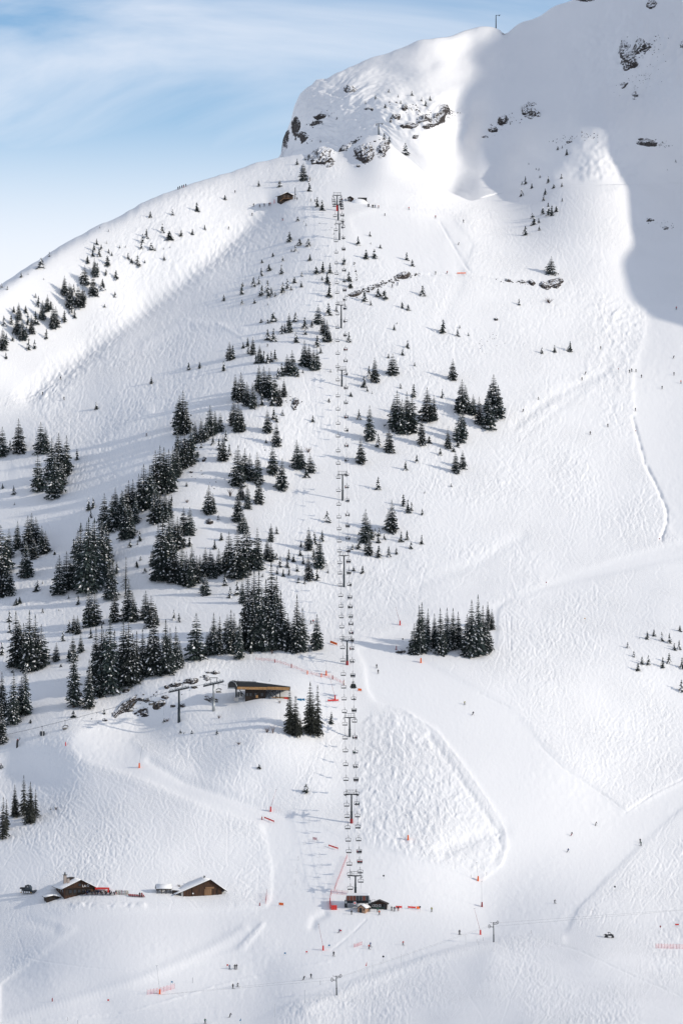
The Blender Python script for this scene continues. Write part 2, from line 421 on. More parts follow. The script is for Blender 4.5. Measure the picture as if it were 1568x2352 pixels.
# single lines: (points, width px, depth)
LINES = [
 ([(620,465),(540,540),(440,620),(330,705),(240,770),(150,840),(60,905)],24,4.2),([(1395,850),(1260,915),(1180,975)],10,1.0),([(1330,900),(1200,1000)],8,0.6),([(180,1742),(330,1802),(480,1864),(600,1902)],16,-0.7),([(170,2080),(240,2081),(330,2079)],6,-0.8),([(0,2120),(60,2110),(130,2130)],14,0.8),([(560,760),(430,740),(330,790)],9,-0.7),([(340,950),(200,1040),(40,1075)],16,-1.2),([(960,1340),(1100,1290),(1200,1230)],12,0.6),([(1000,760),(1060,640),(1040,560)],14,0.5),
 ([(1452,958),(1480,1062),(1510,1120),(1530,1170),(1530,1200),(1516,1240)],3.5,1.7),
 ([(930,1634),(1000,1677),(1060,1752),(1120,1837),(1158,1902),(1165,1945),(1150,1985),(1108,2016)],3,-0.3),([(1020,1950),(1090,1920),(1145,1906)],18,1.8),([(985,1690),(1045,1770),(1102,1852),(1142,1908),(1150,1945),(1134,1976)],7,1.2),([(345,1744),(425,1792),(560,1838),(660,1870)],9,0.9),([(880,1622),(930,1640)],8,0.5),
 ([(1240,1712),(1290,1760),(1350,1800),(1400,1835),(1437,1864)],1.6,0.6),([(1437,1864),(1500,1822),(1568,1788)],1.6,0.7),
 ([(1160,1415),(1165,1490)],1.8,0.45),([(1172,1415),(1172,1492)],1.8,0.5),
 ([(1100,1590),(1180,1630),(1300,1668),(1450,1700),(1568,1718)],1.8,0.4),([(1190,1645),(1300,1665),(1450,1705),(1568,1735)],1.8,0.4),
 ([(700,2320),(830,2262),(980,2205),(1130,2166),(1290,2158)],10,-0.6),([(1240,2160),(1320,2180),(1450,2240),(1568,2290)],1.5,0.35),
 ([(560,2135),(470,2185),(330,2245),(150,2300),(0,2345)],12,-0.7),([(0,2352),(300,2322),(500,2262),(640,2228),(760,2205)],2,-0.3),
 ([(950,862),(1050,840)],2,0.2),([(500,745),(555,775)],3,-0.5),([(0,1690),(80,1700),(170,1690)],2,0.3),
 ([(640,2068),(760,2070)],2,0.2),([(745,2096),(722,2108),(716,2128)],9,0.9),
 ([(840,2110),(800,2150),(760,2182)],2.2,0.3),([(40,2140),(60,2200),(200,2220),(330,2230),(420,2290)],1.1,0.25),
 ([(1190,1230),(1300,1210),(1440,1190)],2,0.12),
 ([(0,1195),(70,1213),(110,1225)],3,-0.4),([(380,1060),(430,1050)],3,-0.2),
 ([(803,660),(860,652),(960,632),(1060,628)],2.4,0.9),([(1060,628),(1150,640),(1280,650)],2.4,0.5),
 ([(1010,510),(1040,560),(1075,620)],2.6,0.7),([(960,480),(1080,480)],2.0,0.3),
]
for pts, wd, dp in LINES:
    pts = np.array(pts, float)
    seg = np.linalg.norm(np.diff(pts, axis=0), axis=1); cs = np.r_[0, np.cumsum(seg)]
    s = np.arange(0, cs[-1], 1.0)
    lu = np.interp(s, cs, pts[:, 0]); lv = np.interp(s, cs, pts[:, 1])
    m_ = (UF > lu.min() - 6 * wd) & (UF < lu.max() + 6 * wd) & (VF > lv.min() - 6 * wd) & (VF < lv.max() + 6 * wd)
    if not m_.any(): continue
    uu, vv = UF[m_], VF[m_]
    best = np.full(uu.shape, 1e9)
    st_ = max(2, int(wd * 0.7))
    for a, b in zip(lu[::st_], lv[::st_]):
        best = np.minimum(best, (uu - a) ** 2 + (vv - b) ** 2)
    rel[m_] -= 0.6 * dp * np.exp(-best / (2 * (wd * 0.75) ** 2)) * (1.0 if wd > 8 else 0.75 + 0.25 * n1[m_])
edge_fade = sstep(VF - rg[None, :], 0, 24)
PF[..., 2] += rel * (0.25 + 0.75 * edge_fade)
# rear relief
q1 = blur(RNG.standard_normal(UR.shape), 9, 6); q1 /= q1.std()
q2 = blur(RNG.standard_normal(UR.shape), 2.2, 1.6); q2 /= q2.std()
craggy = np.exp(-0.5 * (((UR - 760) / 90) ** 2 + ((VR - 270) / 60) ** 2)) + np.exp(-0.5 * (((UR - 960) / 70) ** 2 + ((VR - 270) / 30) ** 2)) + np.exp(-0.5 * (((UR - 1480) / 90) ** 2 + ((VR - 130) / 70) ** 2))
aval = np.exp(-0.5 * (((UR - 1400) / 45) ** 2 + ((VR - 400) / 60) ** 2))
fadeR = sstep(np.linspace(0, 1, NR), 0, 0.06)[:, None]
PR[..., 2] += (0.4 * q1 + craggy * (0.55 * q1 + 0.42 * q2) + aval * (0.3 * q2) + 0.03 * q2) * fadeR

# hidden ground between the front ridge and the upper mountain, and the far side of both
tb = np.linspace(0, 1, NB + 2)[1:-1]
A, B = PF[-1], PR[0]
PB = A[None] + (B - A)[None] * tb[:, None, None]
gap = np.linalg.norm(B - A, axis=-1)
PB[..., 2] -= (np.sin(np.pi * tb)[:, None] ** 1.0) * np.minimum(gap, 260)[None] * 0.10 * g[None]
tk = np.linspace(0, 1, NK + 1)[1:]
Tp = PR[-1]
PK = np.repeat(Tp[None], NK, 0).copy()
PK[..., 1] += (tk ** 1.4)[:, None] * 620
PK[..., 0] *= (PK[..., 1] / Tp[None, :, 1])
PK[..., 2] -= (tk ** 1.7)[:, None] * 330 + 0 * Tp[None, :, 2]
ALL = np.concatenate([PF, PB, PR, PK], 0)
NROW, NCOL = ALL.shape[:2]
rough = np.ones((NROW, NCOL))
rough[:NF] = 0.10 + 0.90 * (1 - gm_s)
rough[NF:] = 0.5
rough[NF + NB:NF + NB + NR] *= 0.5 + 0.9 * np.clip(craggy + aval, 0, 1)

def grid_mesh(name, P, attr=None):
    nr, nc = P.shape[:2]
    me = bpy.data.meshes.new(name)
    me.vertices.add(nr * nc)
    me.vertices.foreach_set('co', P.reshape(-1).astype(np.float32))
    idx = np.arange(nr * nc).reshape(nr, nc)
    q = np.stack([idx[:-1, :-1], idx[:-1, 1:], idx[1:, 1:], idx[1:, :-1]], -1).reshape(-1, 4)
    nq = len(q)
    me.loops.add(nq * 4)
    me.loops.foreach_set('vertex_index', q.reshape(-1).astype(np.int32))
    me.polygons.add(nq)
    me.polygons.foreach_set('loop_start', np.arange(0, nq * 4, 4, dtype=np.int32))
    me.polygons.foreach_set('use_smooth', np.ones(nq, bool))
    me.update(calc_edges=True)
    if attr is not None:
        at = me.attributes.new('rough', 'FLOAT', 'POINT')
        at.data.foreach_set('value', attr.reshape(-1).astype(np.float32))
    return me
me = grid_mesh('ground', ALL, rough)
me.materials.append(M['snow'])
ground = bpy.data.objects.new('ground', me)
COL.objects.link(ground)
ground['kind'] = 'structure'

def at(U, V):
    """point of the snow surface seen at picture position (U, V) on the front slope"""
    c = np.interp(U, COLS, np.arange(NCOL))
    r = float(np.clip(grid_row(U, V), 0, NF - 1.001))
    i, j = int(c), int(r)
    i = min(i, NCOL - 2)
    fu, fv = c - i, r - j
    p = (PF[j, i] * (1 - fu) * (1 - fv) + PF[j, i + 1] * fu * (1 - fv) + PF[j + 1, i] * (1 - fu) * fv + PF[j + 1, i + 1] * fu * fv)
    return Vector(p)
def at_rear(U, V):
    c = np.interp(U, COLS, np.arange(NCOL))
    i = min(int(c), NCOL - 2)
    vs, k_ = Vs[i], sk[i]
    r = float(np.clip((V - vs) / (k_ - vs) * (NR - 1), 0, NR - 1.001))
    j = int(r); fu, fv = c - i, r - j
    p = (PR[j, i] * (1 - fu) * (1 - fv) + PR[j, i + 1] * fu * (1 - fv) + PR[j + 1, i] * (1 - fu) * fv + PR[j + 1, i + 1] * fu * fv)
    return Vector(p)
def spot(U, V):
    """front slope if the picture shows it there, else the upper mountain"""
    return at(U, V) if V > np.interp(U, Uc, rg) else at_rear(U, V)
def mpp(p):
    """metres for one picture unit at that distance"""
    return p.y / F

# ------------------------------------------------------------------ neighbouring ridge, right of the frame: its crest throws the big shadow
CREST = np.array([(1500,60),(1700,90),(1900,150),(1985,308),(2005,353),(2020,358),(2040,372),(2060,377),(2090,385),(2112,394),(2165,413),(2182,417),(2200,429),(2215,434),(2232,450),(2250,458),(2272,465),(2300,485),(2370,518),(2412,537),(2493,557.5),(2557,579),(2620,592),(2800,650),(3000,610)], float)
sh = math.hypot(SUN.x, SUN.y); s_c, s_s = SUN.x / sh, -SUN.y / sh
aa = np.arange(1500, 3000, 3.5)
hh = np.interp(aa, CREST[:, 0], CREST[:, 1])
kk = np.exp(-0.5 * (np.arange(-9, 10) / 2.6) ** 2); kk /= kk.sum()
hh = np.convolve(np.pad(hh, 9, 'edge'), kk, 'valid')
cn = np.convolve(RNG.standard_normal(len(aa) + 40), np.exp(-0.5 * (np.arange(-20, 21) / 4.0) ** 2), 'valid'); hh += 0.9 * cn / cn.std()
yy = (aa - 380 * s_s) / s_c
prof = [(-95, -1.0), (-60, -0.45), (-30, -0.16), (-10, -0.035), (0, 0), (14, -0.03), (60, -0.2), (160, -0.6), (420, -1.6), (900, -3.0)]
RG = np.zeros((len(prof), len(aa), 3))
for i_, (dx, dz) in enumerate(prof):
    RG[i_, :, 0] = 380 + dx
    RG[i_, :, 1] = yy
    RG[i_, :, 2] = hh + dz * 100 + (RNG.normal(0, 0.8, len(aa)) if abs(dx) > 12 else 0)
me = grid_mesh('mountain_ridge', RG)
me.materials.append(M['snow_cap'])
ob = bpy.data.objects.new('mountain_ridge', me); COL.objects.link(ob); ob['kind'] = 'structure'

# ------------------------------------------------------------------ object helpers
CROP = {'C1': (900, 0, 800), 'C2': (1700, 0, 800), 'C3': (0, 700, 850), 'C4': (850, 650, 850), 'C5': (1650, 750, 850), 'C6': (0, 1450, 850),
        'C7': (850, 1450, 850), 'C8': (1650, 1450, 850), 'D1': (0, 2200, 850), 'D2': (850, 2200, 850), 'D3': (1650, 2200, 850),
        'D4': (0, 2900, 850), 'D5': (850, 2900, 850), 'D6': (1650, 2900, 850)}
def uv(c, x, y):
    x0, y0, s = CROP[c]
    return (x0 + x * s / 1568.0) * 0.6272, (y0 + y * s / 1568.0) * 0.6272
def us(c, d):
    return d * CROP[c][2] / 1568.0 * 0.6272

def tag(o, label=None, cat=None, group=None, kind=None):
    if label: o['label'] = label
    if cat: o['category'] = cat
    if group: o['group'] = group
    if kind: o['kind'] = kind
    return o
def empty(name, loc=(0, 0, 0), rz=0.0):
    o = bpy.data.objects.new(name, None)
    o.empty_display_size = 0.2
    COL.objects.link(o)
    o.location = loc
    o.rotation_euler = (0, 0, rz)
    return o
class MB:
    """collects simple solids and links them as one mesh object"""
    def __init__(self): self.v, self.f, self.mi = [], [], []; self.cur = 0
    def add(self, vs, fs):
        o = len(self.v)
        self.v += [tuple(p) for p in vs]
        self.f += [tuple(i + o for i in f) for f in fs]
        self.mi += [self.cur] * len(fs)
        return self
    def box(self, c, s, rz=0.0, rot=None, taper=1.0):
        x, y, z = (d / 2 for d in s)
        vs = [Vector((sx * x * (taper if sz > 0 else 1), sy * y * (taper if sz > 0 else 1), sz * z)) for sz in (-1, 1) for sy in (-1, 1) for sx in (-1, 1)]
        R = rot if rot is not None else Matrix.Rotation(rz, 3, 'Z')
        vs = [R @ v + Vector(c) for v in vs]
        return self.add(vs, [(0, 2, 3, 1), (4, 5, 7, 6), (0, 1, 5, 4), (2, 6, 7, 3), (0, 4, 6, 2), (1, 3, 7, 5)])
    def bar(self, a, b, w, h=None, up=(0, 0, 1)):
        """rectangular bar from a to b"""
        a, b = Vector(a), Vector(b); h = h or w
        d = (b - a).normalized()
        u = Vector(up)
        if abs(d.dot(u)) > 0.97: u = Vector((0, 1, 0))
        s = d.cross(u).normalized(); u = s.cross(d).normalized()
        vs = [p + s * (i * w / 2) + u * (j * h / 2) for p in (a, b) for j in (-1, 1) for i in (-1, 1)]
        return self.add(vs, [(0, 1, 3, 2), (4, 6, 7, 5), (0, 4, 5, 1), (2, 3, 7, 6), (0, 2, 6, 4), (1, 5, 7, 3)])
    def tube(self, pts, r, n=6, cap=True):
        pts = [Vector(p) for p in pts]
        rs = r if isinstance(r, (list, tuple)) else [r] * len(pts)
        vs, fs = [], []
        prev = None
        for i, p in enumerate(pts):
            d = (pts[min(i + 1, len(pts) - 1)] - pts[max(i - 1, 0)]).normalized()
            if prev is None:
                s = d.orthogonal().normalized()
            else:
                s = (prev - d * prev.dot(d)).normalized()
            prev = s
            t = d.cross(s)
            for q in range(n):
                a = 2 * math.pi * q / n
                vs.append(p + (s * math.cos(a) + t * math.sin(a)) * rs[i])
        for i in range(len(pts) - 1):
            for q in range(n):
                fs.append((i * n + q, i * n + (q + 1) % n, (i + 1) * n + (q + 1) % n, (i + 1) * n + q))
        if cap:
            fs.append(tuple(range(n - 1, -1, -1))); fs.append(tuple(range((len(pts) - 1) * n, len(pts) * n)))
        return self.add(vs, fs)
    def cyl(self, a, b, r, r2=None, n=10):
        return self.tube([a, b], [r, r if r2 is None else r2], n)
    def prism(self, poly, y0, y1, axis='y'):
        """polygon in (x,z) pushed along y (or in (y,z) pushed along x)"""
        n = len(poly)
        if axis == 'y':
            vs = [(x, y0, z) for x, z in poly] + [(x, y1, z) for x, z in poly]
        else:
            vs = [(y0, x, z) for x, z in poly] + [(y1, x, z) for x, z in poly]
        fs = [tuple(range(n)), tuple(range(2 * n - 1, n - 1, -1))]
        fs += [(i, i + n, (i + 1) % n + n, (i + 1) % n) for i in range(n)]
        return self.add(vs, fs)
    def ball(self, c, r, n=8, m=5, sq=(1, 1, 1)):
        vs, fs = [], []
        for i in range(m + 1):
            th = math.pi * i / m
            for q in range(n):
                a = 2 * math.pi * q / n
                vs.append((c[0] + r * sq[0] * math.sin(th) * math.cos(a), c[1] + r * sq[1] * math.sin(th) * math.sin(a), c[2] + r * sq[2] * math.cos(th)))
        for i in range(m):
            for q in range(n):
                fs.append((i * n + q, (i + 1) * n + q, (i + 1) * n + (q + 1) % n, i * n + (q + 1) % n))
        return self.add(vs, fs)
    def mesh(self, name, mats, smooth=False):
        me = bpy.data.meshes.new(name)
        me.from_pydata(self.v, [], self.f)
        mats = mats if isinstance(mats, (list, tuple)) else [mats]
        for m_ in mats: me.materials.append(m_)
        if len(mats) > 1: me.polygons.foreach_set('material_index', self.mi)
        bm = bmesh.new(); bm.from_mesh(me)
        bmesh.ops.recalc_face_normals(bm, faces=bm.faces)
        bm.to_mesh(me); bm.free()
        if smooth: me.polygons.foreach_set('use_smooth', [True] * len(me.polygons))
        me.update()
        return me
    def build(self, name, mats, parent=None, smooth=False, bevel=0.0):
        o = bpy.data.objects.new(name, self.mesh(name, mats, smooth))
        COL.objects.link(o)
        if parent: o.parent = parent
        return o
def put(name, me, parent=None, loc=(0, 0, 0), rot=(0, 0, 0), scale=(1, 1, 1)):
    o = bpy.data.objects.new(name, me)
    COL.objects.link(o)
    if parent: o.parent = parent
    o.location, o.rotation_euler, o.scale = loc, rot, scale
    return o
ORD = ['first', 'second', 'third', 'fourth', 'fifth', 'sixth', 'seventh', 'eighth', 'ninth', 'tenth', 'eleventh', 'twelfth', 'thirteenth', 'fourteenth', 'fifteenth', 'sixteenth', 'seventeenth', 'eighteenth', 'nineteenth', 'twentieth', 'twenty-first', 'twenty-second', 'twenty-third', 'twenty-fourth', 'twenty-fifth', 'twenty-sixth', 'twenty-seventh', 'twenty-eighth', 'twenty-ninth', 'thirtieth']
def nth(i, n, a='left', b='right'):
    """place i of n counted from the left"""
    if n == 1: return ''
    if i == 0: return a + 'most'
    if i == n - 1: return b + 'most'
    if i < (n + 1) // 2: return ORD[i] + ' from ' + a
    return ORD[n - 1 - i] + ' from ' + b

# ------------------------------------------------------------------ trees
M['needle'] = mat('spruce_needles', (0.016, 0.026, 0.025), 0.85, vary=0.5, scale=1.2)
def tone_by_object(m, lo, hi):
    n, l = m.node_tree.nodes, m.node_tree.links
    b = n['Principled BSDF']; src = b.inputs['Base Color'].links[0].from_socket
    oi = n.new('ShaderNodeObjectInfo'); mr = n.new('ShaderNodeMapRange'); mr.inputs[3].default_value = lo; mr.inputs[4].default_value = hi
    l.new(oi.outputs['Random'], mr.inputs[0])
    mx = n.new('ShaderNodeMix'); mx.data_type = 'RGBA'; mx.blend_type = 'MULTIPLY'; mx.inputs['Factor'].default_value = 1.0
    l.new(src, mx.inputs['A']); l.new(mr.outputs[0], mx.inputs['B']); l.new(mx.outputs['Result'], b.inputs['Base Color'])
tone_by_object(M['needle'], 0.6, 1.7)
M['needle_bare'] = mat('spruce_needles_bare', (0.030, 0.033, 0.026), 0.9, vary=0.5, scale=1.2)
M['bark'] = mat('bark', (0.045, 0.036, 0.030), 0.9, vary=0.3, scale=6)
M['twig'] = mat('bare_twigs', (0.10, 0.062, 0.052), 0.9, vary=0.3, scale=6)

def spruce(seed, slim=0.20, whorls=24, snow=0.45, bare=0.0, droop=0.35, sparse=0.0, dead=False):
    """unit-height spruce: (trunk, crown, snow) meshes; radius ~ slim"""
    R = random.Random(seed)
    cr, sn = MB(), MB()
    lean = [R.uniform(-.012, .012), R.uniform(-.012, .012)]
    low = 0.04 + bare
    side = [R.uniform(0.82, 1.15) for _ in range(8)]
    for w in range(whorls):
        t = (w + R.uniform(-.25, .25)) / (whorls - 1)
        t = min(max(t, 0), 1)
        z = low + (0.985 - low) * t ** 0.92
        rad = slim * ((1 - t) ** 0.78 * 0.96 + 0.04) * R.uniform(0.82, 1.12)
        if t < 0.10: rad *= 0.78 + 2.2 * t
        nb = max(4, int(10 * (1 - t) ** 0.4 + 1.5))
        a0 = R.uniform(0, 6.28)
        for b in range(nb):
            if R.random() < sparse: continue
            a = a0 + 6.283 * b / nb + R.uniform(-.22, .22)
            L = rad * R.uniform(0.72, 1.14) * side[int(a / 6.2832 * 8) % 8]
            ca, sa = math.cos(a), math.sin(a)
            dr = droop * R.uniform(0.6, 1.4) * (1 - 0.55 * t)
            wd = L * R.uniform(0.42, 0.60) * (0.30 if dead else 1)
            ox, oy = lean[0] * z, lean[1] * z
            def P(s, off, dz=0.0):
                h = z - dr * L * (s ** 1.4) + 0.16 * L * max(0, s - .72) + dz
                return (ox + ca * L * s - sa * off, oy + sa * L * s + ca * off, h)
            fl = wd * 0.5
            # spine, two drooping wings with ragged tips
            vs = [P(0, 0), P(.33, fl * .75, -fl * .35), P(.33, 0, fl * .15), P(.33, -fl * .75, -fl * .35),
                  P(.66, fl * R.uniform(.7, 1.1), -fl * .55), P(.66, 0, fl * .10), P(.66, -fl * R.uniform(.7, 1.1), -fl * .55), P(1, 0, -.02 * L),
                  P(.86, fl * R.uniform(.5, .8), -fl * .5), P(.86, -fl * R.uniform(.5, .8), -fl * .5)]
            fs = [(0, 2, 1), (0, 3, 2), (1, 2, 5, 4), (2, 3, 6, 5), (5, 7, 8), (5, 9, 7)]
            cr.add(vs, fs)
            if not dead:                     # hanging twigs
                for q in range(3):
                    s = R.uniform(.3, .95); o = R.uniform(-.8, .8) * fl * (1.1 - s * .5)
                    p0, p1 = P(s - .07, o), P(s + .07, o)
                    dp = -L * R.uniform(.12, .30)
                    cr.add([p0, p1, (0.5 * (p0[0] + p1[0]), 0.5 * (p0[1] + p1[1]), p0[2] + dp)], [(0, 1, 2)])
            for _q in range(2 if R.random() < snow else (1 if R.random() < snow else 0)):
                s0 = R.uniform(.2, .6); s1 = s0 + R.uniform(.2, .4)
                k_ = R.uniform(.28, .58) * fl
                e = 0.006 + 0.05 * L
                sm = (s0 + s1) / 2
                off = R.uniform(-.5, .5) * fl
                sn.add([P(s0, off, e * .3), P(sm, off + k_ * .8, e * .3 - k_ * .4), P(sm, off, e + fl * .12), P(sm, off - k_ * .8, e * .3 - k_ * .4), P(s1, off, e * .2)],
                       [(0, 2, 1), (0, 3, 2), (2, 4, 1), (2, 3, 4)])
    # leader
    cr.cyl((lean[0] * .93, lean[1] * .93, .93), (lean[0], lean[1], 1.0), .012, .003, 5)
    tk_ = MB()
    r0 = 0.018
    tk_.tube([(0, 0, -0.06), (0, 0, 0.02), (lean[0] * .5, lean[1] * .5, .5), (lean[0], lean[1], .97)], [r0 * 1.25, r0, r0 * .6, r0 * .12], 7)
    return tk_.mesh('trunk', M['bark'], True), cr.mesh('crown', M['needle_bare'] if (snow == 0) else M['needle']), (sn.mesh('snow_load', M['snow_cap']) if sn.v else None)

PROTO = {
 's': [spruce(1, .265, 25, .30), spruce(2, .285, 23, .38), spruce(3, .235, 27, .26, bare=.01), spruce(4, .295, 22, .34), spruce(5, .25, 26, .44, sparse=.05), spruce(6, .27, 24, .22)],
 't': [spruce(11, .185, 30, .30, bare=.02, droop=.5), spruce(12, .205, 29, .40, bare=.01, droop=.5), spruce(13, .165, 31, .26, bare=.04, droop=.55)],       # slender old spruces
 'd': [spruce(21, .18, 30, 0, bare=.04, droop=.5), spruce(22, .20, 29, 0, bare=.02, droop=.55), spruce(23, .175, 26, 0, bare=.06, droop=.6, sparse=.28)],
 'x': [spruce(31, .16, 22, .15, bare=.18, droop=.5, sparse=.2, dead=True)],
 'm': [spruce(41, .36, 15, .36), spruce(42, .40, 14, .32), spruce(43, .33, 16, .40), spruce(44, .44, 13, .36)],    # young trees
 'b': [spruce(51, .55, 10, .32, droop=.2), spruce(52, .62, 9, .36, droop=.15)],                                # mounded young trees
}
